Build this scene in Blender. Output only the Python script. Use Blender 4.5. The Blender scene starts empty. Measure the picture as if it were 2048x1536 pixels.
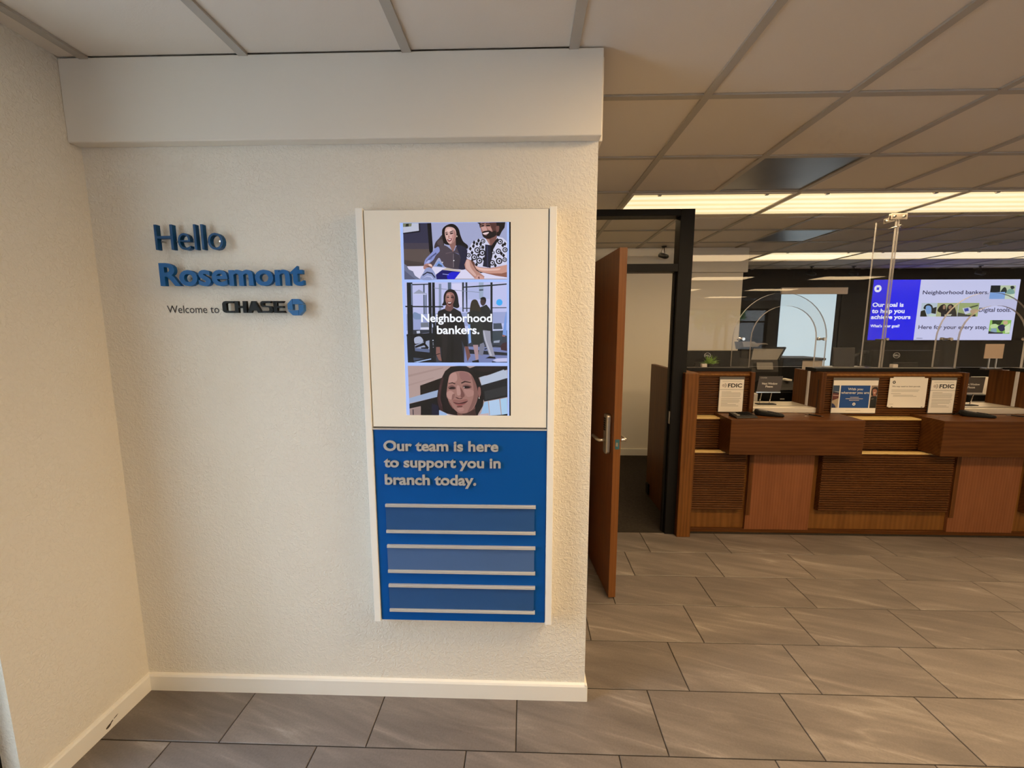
import bpy, bmesh, math, random
import numpy as np
from mathutils import Vector, Matrix
random.seed(7)
scene = bpy.context.scene
C = scene.collection

# ------------------------------------------------------------------ camera
cam_d = bpy.data.cameras.new('camera'); cam = bpy.data.objects.new('camera', cam_d); C.objects.link(cam)
cam_d.sensor_width = 36.0; cam_d.lens = 36.0 * 822.8 / 2048.0; cam_d.clip_start = 0.02; cam_d.clip_end = 200
_a, _b = 0.0299, -0.1320
_f = Vector((-math.sin(_a) * math.cos(_b), math.cos(_a) * math.cos(_b), math.sin(_b)))
_r = Vector((math.cos(_a), math.sin(_a), 0)); _u = _r.cross(_f)
cam.matrix_world = Matrix(((_r.x, _u.x, -_f.x, 0.0), (_r.y, _u.y, -_f.y, 0.0), (_r.z, _u.z, -_f.z, 1.6803), (0, 0, 0, 1)))
scene.camera = cam

# ------------------------------------------------------------------ world and exposure
SKY = 14.0           # daylight outside
LAMP = 26.0         # watts of each ceiling light behind and above the camera
LAMP_NEAR = 46.0    # watts of the ceiling light nearest the sign wall, raised to brighten that wall
LAMP_FAR = 10.0     # watts of each ceiling light over the tellers
world = bpy.data.worlds.new('sky'); scene.world = world; world.use_nodes = True
_n = world.node_tree.nodes; _l = world.node_tree.links
_bg = _n['Background']; _bg.inputs[1].default_value = SKY
_tc = _n.new('ShaderNodeTexCoord'); _sx = _n.new('ShaderNodeSeparateXYZ'); _rp = _n.new('ShaderNodeValToRGB')
_l.new(_tc.outputs['Generated'], _sx.inputs[0]); _l.new(_sx.outputs['Z'], _rp.inputs[0]); _l.new(_rp.outputs[0], _bg.inputs[0])
_rp.color_ramp.elements[0].color = (0.80, 0.90, 1.0, 1); _rp.color_ramp.elements[1].color = (0.42, 0.63, 1.0, 1)
scene.view_settings.view_transform = 'Standard'; scene.view_settings.look = 'None'
scene.view_settings.exposure = 0.0; scene.view_settings.gamma = 1.0; scene.view_settings.use_curve_mapping = False
scene.cycles.use_denoising = True
scene.cycles.use_adaptive_sampling = True; scene.cycles.adaptive_threshold = 0.08; scene.cycles.adaptive_min_samples = 24
scene.cycles.max_bounces = 8; scene.cycles.diffuse_bounces = 4; scene.cycles.transparent_max_bounces = 24
scene.cycles.sample_clamp_indirect = 6.0

def portal(name, loc, rot, sx, sy):
    d = bpy.data.lights.new(name, 'AREA'); d.shape = 'RECTANGLE'; d.size = sx; d.size_y = sy; d.cycles.is_portal = True
    o = bpy.data.objects.new(name, d); o.location = loc; o.rotation_euler = rot; C.objects.link(o)
portal('daylight_portal', (-1.95, 0.72, 1.22), (0, math.radians(-90), 0), 2.42, 0.90)      # the glazed light on the left
portal('daylight_portal', (3.65, -8.22, 1.66), (math.radians(90), 0, 0), 10.2, 1.5)          # the glass front behind

# ------------------------------------------------------------------ helpers
def lin(c):
    def f(v):
        v = v / 255.0
        return v / 12.92 if v <= 0.04045 else ((v + 0.055) / 1.055) ** 2.4
    return (f(c[0]), f(c[1]), f(c[2]), 1.0)

MATS = {}
def mat(name, col, rough=0.6, metal=0.0, spec=0.5, bump=None, vary=None, emit=None):
    """bump=(scale, strength, distance); vary=(scale, amount) noise tint; emit=(colour, strength)"""
    m = bpy.data.materials.new(name); m.use_nodes = True
    nt = m.node_tree; n = nt.nodes; l = nt.links; p = n['Principled BSDF']
    c = col if len(col) == 4 else lin(col)
    p.inputs['Base Color'].default_value = c; p.inputs['Roughness'].default_value = rough
    p.inputs['Metallic'].default_value = metal; p.inputs['Specular IOR Level'].default_value = spec
    if bump or vary:
        tc = n.new('ShaderNodeTexCoord')
    if vary:
        no = n.new('ShaderNodeTexNoise'); no.inputs['Scale'].default_value = vary[0]; no.inputs['Detail'].default_value = 4
        l.new(tc.outputs['Object'], no.inputs['Vector'])
        mr = n.new('ShaderNodeMapRange'); mr.inputs['To Min'].default_value = 1 - vary[1]; mr.inputs['To Max'].default_value = 1 + vary[1]
        l.new(no.outputs[0], mr.inputs[0])
        mx = n.new('ShaderNodeMix'); mx.data_type = 'RGBA'; mx.blend_type = 'MULTIPLY'; mx.inputs[0].default_value = 1
        mx.inputs[6].default_value = c; l.new(mr.outputs[0], mx.inputs[7]); l.new(mx.outputs[2], p.inputs['Base Color'])
    if bump:
        no = n.new('ShaderNodeTexNoise'); no.inputs['Scale'].default_value = bump[0]; no.inputs['Detail'].default_value = 3
        l.new(tc.outputs['Object'], no.inputs['Vector'])
        bp = n.new('ShaderNodeBump'); bp.inputs['Strength'].default_value = bump[1]; bp.inputs['Distance'].default_value = bump[2]
        l.new(no.outputs[0], bp.inputs['Height']); l.new(bp.outputs[0], p.inputs['Normal'])
    if emit:
        p.inputs['Emission Color'].default_value = emit[0] if len(emit[0]) == 4 else lin(emit[0]); p.inputs['Emission Strength'].default_value = emit[1]
    MATS[name] = m
    return m

def wood(name, c1, c2, axis='Z', scale=14.0, rough=0.42, flow=5.0):
    """oak: rings stretched along one axis"""
    m = bpy.data.materials.new(name); m.use_nodes = True
    nt = m.node_tree; n = nt.nodes; l = nt.links; p = n['Principled BSDF']
    tc = n.new('ShaderNodeTexCoord'); mp = n.new('ShaderNodeMapping')
    s = {'X': (0.12, 1, 1), 'Y': (1, 0.12, 1), 'Z': (1, 1, 0.12)}[axis]
    mp.inputs['Scale'].default_value = s
    oi = n.new('ShaderNodeObjectInfo'); ad = n.new('ShaderNodeVectorMath'); ad.operation = 'ADD'
    cx = n.new('ShaderNodeCombineXYZ'); ml = n.new('ShaderNodeMath'); ml.operation = 'MULTIPLY'; ml.inputs[1].default_value = 9.0
    l.new(oi.outputs['Random'], ml.inputs[0]); l.new(ml.outputs[0], cx.inputs[0]); l.new(ml.outputs[0], cx.inputs[1]); l.new(ml.outputs[0], cx.inputs[2])
    l.new(tc.outputs['Object'], ad.inputs[0]); l.new(cx.outputs[0], ad.inputs[1]); l.new(ad.outputs[0], mp.inputs['Vector'])
    no = n.new('ShaderNodeTexNoise'); no.inputs['Scale'].default_value = scale; no.inputs['Detail'].default_value = 6; no.inputs['Distortion'].default_value = 0.6
    l.new(mp.outputs[0], no.inputs['Vector'])
    wv = n.new('ShaderNodeTexWave'); wv.wave_type = 'RINGS'; wv.rings_direction = axis; wv.inputs['Scale'].default_value = scale * 0.9
    wv.inputs['Distortion'].default_value = flow; wv.inputs['Detail'].default_value = 3; wv.inputs['Detail Scale'].default_value = 1.2
    l.new(mp.outputs[0], wv.inputs['Vector'])
    a = n.new('ShaderNodeMath'); a.operation = 'MULTIPLY'; a.inputs[1].default_value = 0.8; l.new(no.outputs[0], a.inputs[0])
    b = n.new('ShaderNodeMath'); b.operation = 'MULTIPLY_ADD'; b.inputs[1].default_value = 0.24; l.new(wv.outputs['Fac'], b.inputs[0]); l.new(a.outputs[0], b.inputs[2])
    rp = n.new('ShaderNodeValToRGB'); rp.color_ramp.elements[0].position = 0.25; rp.color_ramp.elements[1].position = 0.75
    rp.color_ramp.elements[0].color = c2; rp.color_ramp.elements[1].color = c1
    l.new(b.outputs[0], rp.inputs[0]); l.new(rp.outputs[0], p.inputs['Base Color'])
    p.inputs['Roughness'].default_value = rough; p.inputs['Specular IOR Level'].default_value = 0.22
    bp = n.new('ShaderNodeBump'); bp.inputs['Strength'].default_value = 0.15; bp.inputs['Distance'].default_value = 0.001
    l.new(b.outputs[0], bp.inputs['Height']); l.new(bp.outputs[0], p.inputs['Normal'])
    MATS[name] = m
    return m

class MB:
    """collects shapes in world coordinates into one mesh"""
    def __init__(s): s.v = []; s.f = []; s.mi = []
    def face(s, idx, m=0): s.f.append(idx); s.mi.append(m)
    def box(s, x0, y0, z0, x1, y1, z1, m=0):
        b = len(s.v)
        s.v += [(x0, y0, z0), (x1, y0, z0), (x1, y1, z0), (x0, y1, z0), (x0, y0, z1), (x1, y0, z1), (x1, y1, z1), (x0, y1, z1)]
        for q in ((0, 3, 2, 1), (4, 5, 6, 7), (0, 1, 5, 4), (1, 2, 6, 5), (2, 3, 7, 6), (3, 0, 4, 7)):
            s.face([b + i for i in q], m)
        return s
    def loft(s, rings, m=0, cap=True, closed=True):
        b = len(s.v); k = len(rings[0])
        for r in rings: s.v += [tuple(p) for p in r]
        for i in range(len(rings) - 1):
            for j in range(k if closed else k - 1):
                j2 = (j + 1) % k
                s.face([b + i * k + j, b + i * k + j2, b + (i + 1) * k + j2, b + (i + 1) * k + j], m)
        if cap:
            s.face([b + j for j in reversed(range(k))], m); s.face([b + (len(rings) - 1) * k + j for j in range(k)], m)
        return s
    def prism_y(s, pts, y0, y1, m=0):      # outline in x,z swept along y
        return s.loft([[(x, y0, z) for x, z in pts], [(x, y1, z) for x, z in pts]], m)
    def prism_x(s, pts, x0, x1, m=0):      # outline in y,z swept along x
        return s.loft([[(x0, y, z) for y, z in pts], [(x1, y, z) for y, z in pts]], m)
    def prism_z(s, pts, z0, z1, m=0):
        return s.loft([[(x, y, z0) for x, y in pts], [(x, y, z1) for x, y in pts]], m)
    def tube(s, pts, r, seg=8, m=0, closed=False):
        pts = [Vector(p) for p in pts]; rings = []
        for i, p in enumerate(pts):
            t = (pts[min(i + 1, len(pts) - 1)] - pts[max(i - 1, 0)]).normalized()
            a = t.orthogonal().normalized() if i == 0 else (a - t * a.dot(t)).normalized()
            bb = t.cross(a); rr = r[i] if isinstance(r, (list, tuple)) else r
            rings.append([p + (a * math.cos(2 * math.pi * k / seg) + bb * math.sin(2 * math.pi * k / seg)) * rr for k in range(seg)])
        return s.loft(rings, m)
    def xform(s, M):
        s.v = [tuple(M @ Vector(p)) for p in s.v]; return s
    def build(s, name, material, parent=None, bevel=0, seg=2, smooth=False):
        me = bpy.data.meshes.new(name)
        lo = [min(p[i] for p in s.v) for i in range(3)]; hi = [max(p[i] for p in s.v) for i in range(3)]
        c = Vector(((lo[0] + hi[0]) / 2, (lo[1] + hi[1]) / 2, lo[2]))
        me.from_pydata([(p[0] - c.x, p[1] - c.y, p[2] - c.z) for p in s.v], [], s.f)
        bm = bmesh.new(); bm.from_mesh(me); bmesh.ops.recalc_face_normals(bm, faces=bm.faces); bm.to_mesh(me); bm.free()
        ms = material if isinstance(material, (list, tuple)) else [material]
        for m in ms: me.materials.append(MATS[m] if isinstance(m, str) else m)
        if len(ms) > 1: me.polygons.foreach_set('material_index', s.mi)
        if smooth: me.polygons.foreach_set('use_smooth', [True] * len(me.polygons))
        return link(name, me, c, parent, bevel, seg)

WORLD = {}
def link(name, me, c, parent=None, bevel=0, seg=2):
    o = bpy.data.objects.new(name, me); C.objects.link(o)
    base = WORLD.get(parent.name, Vector()) if parent else Vector()
    o.location = Vector(c) - base; WORLD[o.name] = Vector(c)
    if parent: o.parent = parent
    if bevel:
        b = o.modifiers.new('bevel', 'BEVEL'); b.width = bevel; b.segments = seg; b.limit_method = 'ANGLE'; b.angle_limit = math.radians(40)
    return o
def tag(o, label, cat=None, group=None, kind=None):
    o['label'] = label
    if cat: o['category'] = cat
    if group: o['group'] = group
    if kind: o['kind'] = kind
    return o
def thing(name, loc, label, cat=None, group=None, kind=None):
    o = bpy.data.objects.new(name, None); C.objects.link(o); o.location = loc; o.empty_display_size = 0.1
    WORLD[o.name] = Vector(loc)
    return tag(o, label, cat, group, kind)
def turn(root, rz):
    root.rotation_euler.z = rz
def copy_tree(o, parent=None, move=(0, 0, 0)):
    c = o.copy(); C.objects.link(c); WORLD[c.name] = WORLD[o.name] + Vector(move)
    if parent is None: c.location = o.location + Vector(move)
    else: c.parent = parent
    for ch in list(o.children): copy_tree(ch, c, move)
    return c

# text -> flat mesh pieces fitted to a box on a wall that faces -y
def text_bm(s, bold):
    cu = bpy.data.curves.new('t', 'FONT'); cu.body = s; cu.size = 1; cu.offset = bold; cu.resolution_u = 4
    cu.space_character = 1.0
    ob = bpy.data.objects.new('t', cu); C.objects.link(ob)
    dg = bpy.context.evaluated_depsgraph_get(); me = bpy.data.meshes.new_from_object(ob.evaluated_get(dg))
    bpy.data.objects.remove(ob); bpy.data.curves.remove(cu)
    bm = bmesh.new(); bm.from_mesh(me); bpy.data.meshes.remove(me)
    bmesh.ops.remove_doubles(bm, verts=bm.verts, dist=1e-5)
    return bm
def islands(bm):
    bm.verts.ensure_lookup_table(); seen = set(); out = []
    for v in bm.verts:
        if v.index in seen: continue
        st = [v]; seen.add(v.index); comp = []
        while st:
            a = st.pop(); comp.append(a.index)
            for e in a.link_edges:
                b = e.other_vert(a)
                if b.index not in seen: seen.add(b.index); st.append(b)
        out.append(comp)
    return out
def lettering(s, x0, x1, z0, z1, y, depth, material, parent, bold=0.0, split=True, name='letter', slant=0.0, keep=False):
    """words fitted into x0..x1, z0..z1; front face at y, thickness depth"""
    bm = text_bm(s, bold); bm.verts.index_update()
    V = np.array([v.co[:2] for v in bm.verts]); lo = V.min(0); hi = V.max(0)
    sx = (x1 - x0) / (hi[0] - lo[0]); sz = (z1 - z0) / (hi[1] - lo[1])
    X = x0 + (V[:, 0] - lo[0]) * sx; Zz = z0 + (V[:, 1] - lo[1]) * sz; X = X + slant * (Zz - z0)
    faces = [[v.index for v in f.verts] for f in bm.faces]; isl = islands(bm); bm.free()
    if split:                                   # join islands that overlap in x (dots of i)
        groups = []
        for comp in sorted(isl, key=lambda c: X[c].min()):
            a, b = X[comp].min(), X[comp].max()
            if groups and a < groups[-1][1] - 0.35 * (b - a): groups[-1] = (min(a, groups[-1][0]), max(b, groups[-1][1]), groups[-1][2] + comp)
            else: groups.append((a, b, comp))
        comps = [g[2] for g in groups]
    else: comps = [[i for c in isl for i in c]]
    out = []
    for comp in comps:
        ids = {v: i for i, v in enumerate(comp)}; k = len(comp)
        fs = [[ids[v] for v in f] for f in faces if f[0] in ids]
        mb = MB(); mb.v = [(X[v], y, Zz[v]) for v in comp]
        if depth > 0: mb.v += [(X[v], y + depth, Zz[v]) for v in comp]
        cnt = {}
        for f in fs:
            mb.face(list(f))
            if depth > 0: mb.face([i + k for i in reversed(f)])
            for a, b in zip(f, f[1:] + f[:1]): cnt[(a, b)] = 1
        if depth > 0:
            for (a, b) in cnt:
                if (b, a) not in cnt: mb.face([b, a, a + k, b + k])
        out.append(mb.build(name, material, parent))
    return out

def catmull(pts, n=4):
    out = []; k = len(pts)
    for i in range(k):
        p0, p1, p2, p3 = [np.array(pts[(i + d) % k], float) for d in (-1, 0, 1, 2)]
        for t in np.arange(n) / n:
            out.append(tuple(0.5 * (2 * p1 + (p2 - p0) * t + (2 * p0 - 5 * p1 + 4 * p2 - p3) * t * t + (3 * p1 - p0 - 3 * p2 + p3) * t ** 3)))
    return out
def circle(x, y, r, k=14, sy=1.0): return [(x + r * math.cos(2 * math.pi * i / k), y + r * sy * math.sin(2 * math.pi * i / k)) for i in range(k)]
def homography(src, dst):
    A = []
    for (x, y), (u, v) in zip(src, dst):
        A.append([x, y, 1, 0, 0, 0, -u * x, -u * y]); A.append([0, 0, 0, x, y, 1, -v * x, -v * y])
    h = np.linalg.solve(np.array(A, float), np.array(dst, float).ravel())
    return np.append(h, 1).reshape(3, 3)
def picture(name, shapes, Hm, y, material, parent, step=2.5e-5):
    """a flat print: coloured outlines laid one over another, on a surface facing -y"""
    V = []; F = []; col = []; k = 0
    for sh in shapes:
        c, pts = sh[0], sh[1]
        if len(sh) > 2 and sh[2]: pts = catmull(pts)
        k += 1; b = len(V)
        for p in pts:
            q = Hm @ np.array([p[0], p[1], 1.0]); V.append((q[0] / q[2], y - k * step, q[1] / q[2])); col.append(lin(c))
        F.append(list(range(b, len(V))))
    me = bpy.data.meshes.new(name); c0 = Vector((np.mean([v[0] for v in V]), y, min(v[2] for v in V)))
    me.from_pydata([(v[0] - c0.x, v[1] - c0.y, v[2] - c0.z) for v in V], [], F)
    ca = me.color_attributes.new('ink', 'FLOAT_COLOR', 'POINT'); ca.data.foreach_set('color', np.array(col, np.float32).ravel())
    me.materials.append(MATS[material])
    return link(name, me, c0, parent)

# ------------------------------------------------------------------ materials
def plaster(name, col, strength):
    m = mat(name, col, 0.75, spec=0.3)
    nt = m.node_tree; n = nt.nodes; l = nt.links; p = n['Principled BSDF']
    tc = n.new('ShaderNodeTexCoord')
    vo = n.new('ShaderNodeTexNoise'); vo.inputs['Scale'].default_value = 75; vo.inputs['Detail'].default_value = 2; vo.inputs['Distortion'].default_value = 0.9
    l.new(tc.outputs['Object'], vo.inputs['Vector'])
    rp = n.new('ShaderNodeValToRGB'); rp.color_ramp.elements[0].position = 0.42; rp.color_ramp.elements[1].position = 0.62
    l.new(vo.outputs[0], rp.inputs[0])
    bp = n.new('ShaderNodeBump'); bp.inputs['Strength'].default_value = strength; bp.inputs['Distance'].default_value = 0.003
    l.new(rp.outputs[0], bp.inputs['Height']); l.new(bp.outputs[0], p.inputs['Normal'])
    return m
plaster('plaster', (0.79, 0.745, 0.655, 1), 0.5)
mat('paint_white', (0.79, 0.745, 0.66, 1), 0.6, spec=0.3)
mat('baseboard_white', (0.86, 0.83, 0.76, 1), 0.4)
mat('paint_black', (0.007, 0.0065, 0.007, 1), 0.7, spec=0.2)
mat('ceiling_tile', (0.77, 0.715, 0.64, 1), 0.9, spec=0.15, bump=(160, 0.25, 0.0015))
mat('tee_grey', (0.46, 0.43, 0.38, 1), 0.5)
mat('metal_panel', (0.30, 0.31, 0.33, 1), 0.32, metal=0.6, vary=(4, 0.15))
mat('grout', (0.028, 0.022, 0.017, 1), 0.9)
mat('ground_asphalt', (0.36, 0.35, 0.34, 1), 0.9)
mat('facade_beige', (0.24, 0.20, 0.16, 1), 0.8)
mat('carpet', (0.050, 0.043, 0.036, 1), 1.0, spec=0.05, bump=(420, 0.9, 0.004), vary=(45, 0.35))
mat('black_metal', (0.005, 0.0045, 0.0045, 1), 0.5, spec=0.2)
mat('black_plastic', (0.006, 0.006, 0.0065, 1), 0.5, spec=0.22)
mat('dark_plastic', (0.020, 0.018, 0.018, 1), 0.5, spec=0.3)
mat('grey_plastic', (0.17, 0.16, 0.15, 1), 0.5)
mat('beige_plastic', (0.50, 0.42, 0.34, 1), 0.6)
mat('tray_steel', (0.80, 0.74, 0.64, 1), 0.5, metal=0.75)
mat('steel', (0.55, 0.52, 0.48, 1), 0.28, metal=1.0)
mat('chrome', (0.75, 0.73, 0.70, 1), 0.12, metal=1.0)
mat('brushed_nickel', (0.50, 0.46, 0.41, 1), 0.36, metal=1.0)
mat('latch_blue', (0.05, 0.16, 0.19, 1), 0.3, metal=0.6)
mat('ledge_sheen', (0.72, 0.52, 0.22, 1), 0.3)  # pale wood, with the ceiling light's reflection put into its gold colour
mat('sign_white', (0.93, 0.89, 0.79, 1), 0.38)
mat('sign_rail', (0.92, 0.90, 0.84, 1), 0.4)
mat('sign_blue', (0.0, 0.085, 0.36, 1), 0.45, spec=0.2)
mat('slot_blue', (0.028, 0.095, 0.265, 1), 0.25, spec=0.3)
mat('slot_pale', (0.075, 0.15, 0.33, 1), 0.25, spec=0.4)
mat('silver_letter', (0.50, 0.49, 0.48, 1), 0.4, metal=0.2)
mat('rail_silver', (0.62, 0.61, 0.59, 1), 0.3, metal=0.35)
mat('letter_blue', (0.001, 0.060, 0.18, 1), 0.45, spec=0.3)
mat('letter_blue_bright', (0.002, 0.10, 0.31, 1), 0.45, spec=0.3)
mat('letter_black', (0.008, 0.010, 0.010, 1), 0.5, spec=0.2)
mat('vinyl_black', (0.012, 0.010, 0.010, 1), 0.5)
mat('emblem_blue', (0.012, 0.13, 0.36, 1), 0.35)
mat('paper', (0.78, 0.74, 0.68, 1), 0.7)
mat('ink_black', (0.015, 0.014, 0.014, 1), 0.6)
mat('ink_grey', (0.40, 0.38, 0.35, 1), 0.7)
mat('plaque_brown', (0.050, 0.040, 0.036, 1), 0.35)
mat('holder_grey', (0.14, 0.13, 0.12, 1), 0.25)
mat('leaf_green', (0.20, 0.36, 0.05, 1), 0.5)
mat('tree_green', (0.06, 0.13, 0.025, 1), 0.7)
mat('bark', (0.07, 0.05, 0.035, 1), 0.9)
mat('pot_white', (0.72, 0.64, 0.58, 1), 0.5)
mat('roller_cover', (0.52, 0.45, 0.41, 1), 0.6)
mat('tan_card', (0.60, 0.45, 0.33, 1), 0.7)
mat('screen_glow', (0.01, 0.01, 0.01, 1), 0.25, emit=((172, 196, 255), 0.95))
mat('tv_blue', (0.01, 0.01, 0.01, 1), 0.3, emit=((8, 18, 235), 1.0))
mat('tv_pale', (0.01, 0.01, 0.01, 1), 0.3, emit=((205, 208, 245), 0.95))
mat('tv_white', (0.01, 0.01, 0.01, 1), 0.3, emit=((245, 248, 255), 1.0))
mat('tv_navy', (0.01, 0.01, 0.01, 1), 0.3, emit=((38, 38, 78), 1.0))
mat('shade_glow', (0.3, 0.3, 0.3, 1), 0.8, emit=((182, 212, 226), 0.85))
O1, O2 = (0.108, 0.039, 0.0085, 1), (0.056, 0.0175, 0.0034, 1)
wood('oak_x', O1, O2, 'X', 16); wood('oak_z', O1, O2, 'Z', 16); wood('oak_y', O1, O2, 'Y', 16)
wood('oak_post', (0.20, 0.080, 0.017, 1), (0.10, 0.036, 0.007, 1), 'Z', 18); wood('oak_pale', (0.20, 0.085, 0.020, 1), (0.12, 0.046, 0.010, 1), 'Z', 12)
wood('veneer_red', (0.23, 0.088, 0.036, 1), (0.165, 0.058, 0.022, 1), 'Z', 22, 0.4, 1.0)
wood('door_veneer', (0.15, 0.047, 0.010, 1), (0.09, 0.025, 0.005, 1), 'Z', 26, 0.35, 1.0)
wood('door_edge', (0.19, 0.074, 0.020, 1), (0.15, 0.056, 0.014, 1), 'Z', 26, 0.4, 1.0)

def ink_material(name, glow):
    m = bpy.data.materials.new(name); m.use_nodes = True; n = m.node_tree.nodes; l = m.node_tree.links; p = n['Principled BSDF']
    at = n.new('ShaderNodeAttribute'); at.attribute_name = 'ink'
    if glow:
        p.inputs['Base Color'].default_value = (0.01, 0.01, 0.01, 1); p.inputs['Roughness'].default_value = 0.25
        l.new(at.outputs['Color'], p.inputs['Emission Color']); p.inputs['Emission Strength'].default_value = glow
    else:
        l.new(at.outputs['Color'], p.inputs['Base Color']); p.inputs['Roughness'].default_value = 0.5
    MATS[name] = m
ink_material('ink_screen', 1.0); ink_material('ink_print', 0)

def glass_material(name, tint, ior, edge=None):
    m = bpy.data.materials.new(name); m.use_nodes = True; n = m.node_tree.nodes; l = m.node_tree.links
    n.remove(n['Principled BSDF']); out = n['Material Output']
    tr = n.new('ShaderNodeBsdfTransparent'); tr.inputs[0].default_value = tint
    gl = n.new('ShaderNodeBsdfGlossy'); gl.inputs['Roughness'].default_value = 0.0
    fr = n.new('ShaderNodeFresnel'); ge = n.new('ShaderNodeNewGeometry'); mr = n.new('ShaderNodeMapRange')   # both faces of a pane reflect alike
    mr.inputs['To Min'].default_value = ior; mr.inputs['To Max'].default_value = 1.0 / ior
    l.new(ge.outputs['Backfacing'], mr.inputs[0]); l.new(mr.outputs[0], fr.inputs[0])
    mx = n.new('ShaderNodeMixShader'); l.new(fr.outputs[0], mx.inputs[0]); l.new(tr.outputs[0], mx.inputs[1]); l.new(gl.outputs[0], mx.inputs[2])
    if edge:
        di = n.new('ShaderNodeBsdfDiffuse'); di.inputs[0].default_value = edge
        m2 = n.new('ShaderNodeMixShader'); m2.inputs[0].default_value = 0.72
        l.new(mx.outputs[0], m2.inputs[1]); l.new(di.outputs[0], m2.inputs[2]); mx = m2
    l.new(mx.outputs[0], out.inputs[0]); MATS[name] = m
glass_material('acrylic', (0.97, 0.97, 0.97, 1), 1.34)
glass_material('acrylic_edge', (0.85, 0.85, 0.86, 1), 2.2, (0.62, 0.60, 0.60, 1))
glass_material('matt_glass', (0.95, 0.95, 0.94, 1), 1.10)
glass_material('window_glass', (0.93, 0.95, 0.95, 1), 1.45)

def stone_tile(name):
    m = bpy.data.materials.new(name); m.use_nodes = True; nt = m.node_tree; n = nt.nodes; l = nt.links; p = n['Principled BSDF']
    tc = n.new('ShaderNodeTexCoord'); oi = n.new('ShaderNodeObjectInfo')
    cx = n.new('ShaderNodeCombineXYZ'); ml = n.new('ShaderNodeMath'); ml.operation = 'MULTIPLY'; ml.inputs[1].default_value = 37.0
    l.new(oi.outputs['Random'], ml.inputs[0]); l.new(ml.outputs[0], cx.inputs[0]); l.new(ml.outputs[0], cx.inputs[1])
    ad = n.new('ShaderNodeVectorMath'); ad.operation = 'ADD'; l.new(tc.outputs['Object'], ad.inputs[0]); l.new(cx.outputs[0], ad.inputs[1])
    m0 = n.new('ShaderNodeMapping'); m0.inputs['Rotation'].default_value = (0, 0, math.radians(17)); l.new(ad.outputs[0], m0.inputs['Vector'])
    mp = n.new('ShaderNodeMapping'); mp.inputs['Scale'].default_value = (0.9, 6.5, 1); l.new(m0.outputs[0], mp.inputs['Vector'])
    vn = n.new('ShaderNodeTexNoise'); vn.inputs['Scale'].default_value = 0.55; vn.inputs['Detail'].default_value = 3; vn.inputs['Distortion'].default_value = 0.4; l.new(mp.outputs[0], vn.inputs['Vector'])
    v1 = n.new('ShaderNodeMath'); v1.operation = 'SUBTRACT'; v1.inputs[1].default_value = 0.52; l.new(vn.outputs[0], v1.inputs[0])
    v2 = n.new('ShaderNodeMath'); v2.operation = 'ABSOLUTE'; l.new(v1.outputs[0], v2.inputs[0])
    vr = n.new('ShaderNodeMapRange'); vr.inputs['From Min'].default_value = 0.0; vr.inputs['From Max'].default_value = 0.022; vr.inputs['To Min'].default_value = 0.10; vr.inputs['To Max'].default_value = 0.0; l.new(v2.outputs[0], vr.inputs[0])
    va = n.new('ShaderNodeMath'); va.operation = 'ADD'
    n1 = n.new('ShaderNodeTexNoise'); n1.inputs['Scale'].default_value = 1.6; n1.inputs['Detail'].default_value = 6; n1.inputs['Roughness'].default_value = 0.6; n1.inputs['Distortion'].default_value = 0.7
    l.new(mp.outputs[0], n1.inputs['Vector'])
    r1 = n.new('ShaderNodeValToRGB'); e = r1.color_ramp.elements
    e[0].position = 0.28; e[0].color = (0.134, 0.115, 0.104, 1); e[1].position = 0.80; e[1].color = (0.36, 0.318, 0.285, 1)
    q = r1.color_ramp.elements.new(0.50); q.color = (0.180, 0.154, 0.138, 1); q = r1.color_ramp.elements.new(0.62); q.color = (0.216, 0.186, 0.166, 1)
    l.new(n1.outputs[0], va.inputs[0]); l.new(vr.outputs[0], va.inputs[1]); l.new(va.outputs[0], r1.inputs[0])
    n2 = n.new('ShaderNodeTexNoise'); n2.inputs['Scale'].default_value = 130; n2.inputs['Detail'].default_value = 3; l.new(ad.outputs[0], n2.inputs['Vector'])
    mr = n.new('ShaderNodeMapRange'); mr.inputs['To Min'].default_value = 0.80; mr.inputs['To Max'].default_value = 1.2; l.new(n2.outputs[0], mr.inputs[0])
    mx = n.new('ShaderNodeMix'); mx.data_type = 'RGBA'; mx.blend_type = 'MULTIPLY'; mx.inputs[0].default_value = 1
    l.new(r1.outputs[0], mx.inputs[6]); l.new(mr.outputs[0], mx.inputs[7])
    m3 = n.new('ShaderNodeMapRange'); m3.inputs['To Min'].default_value = 0.88; m3.inputs['To Max'].default_value = 1.12; l.new(oi.outputs['Random'], m3.inputs[0])
    mz = n.new('ShaderNodeMix'); mz.data_type = 'RGBA'; mz.blend_type = 'MULTIPLY'; mz.inputs[0].default_value = 1
    l.new(mx.outputs[2], mz.inputs[6]); l.new(m3.outputs[0], mz.inputs[7]); l.new(mz.outputs[2], p.inputs['Base Color'])
    p.inputs['Roughness'].default_value = 0.42; p.inputs['Specular IOR Level'].default_value = 0.4
    bp = n.new('ShaderNodeBump'); bp.inputs['Strength'].default_value = 0.12; bp.inputs['Distance'].default_value = 0.001
    l.new(n2.outputs[0], bp.inputs['Height']); l.new(bp.outputs[0], p.inputs['Normal'])
    MATS[name] = m
stone_tile('stone_tile')

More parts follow.
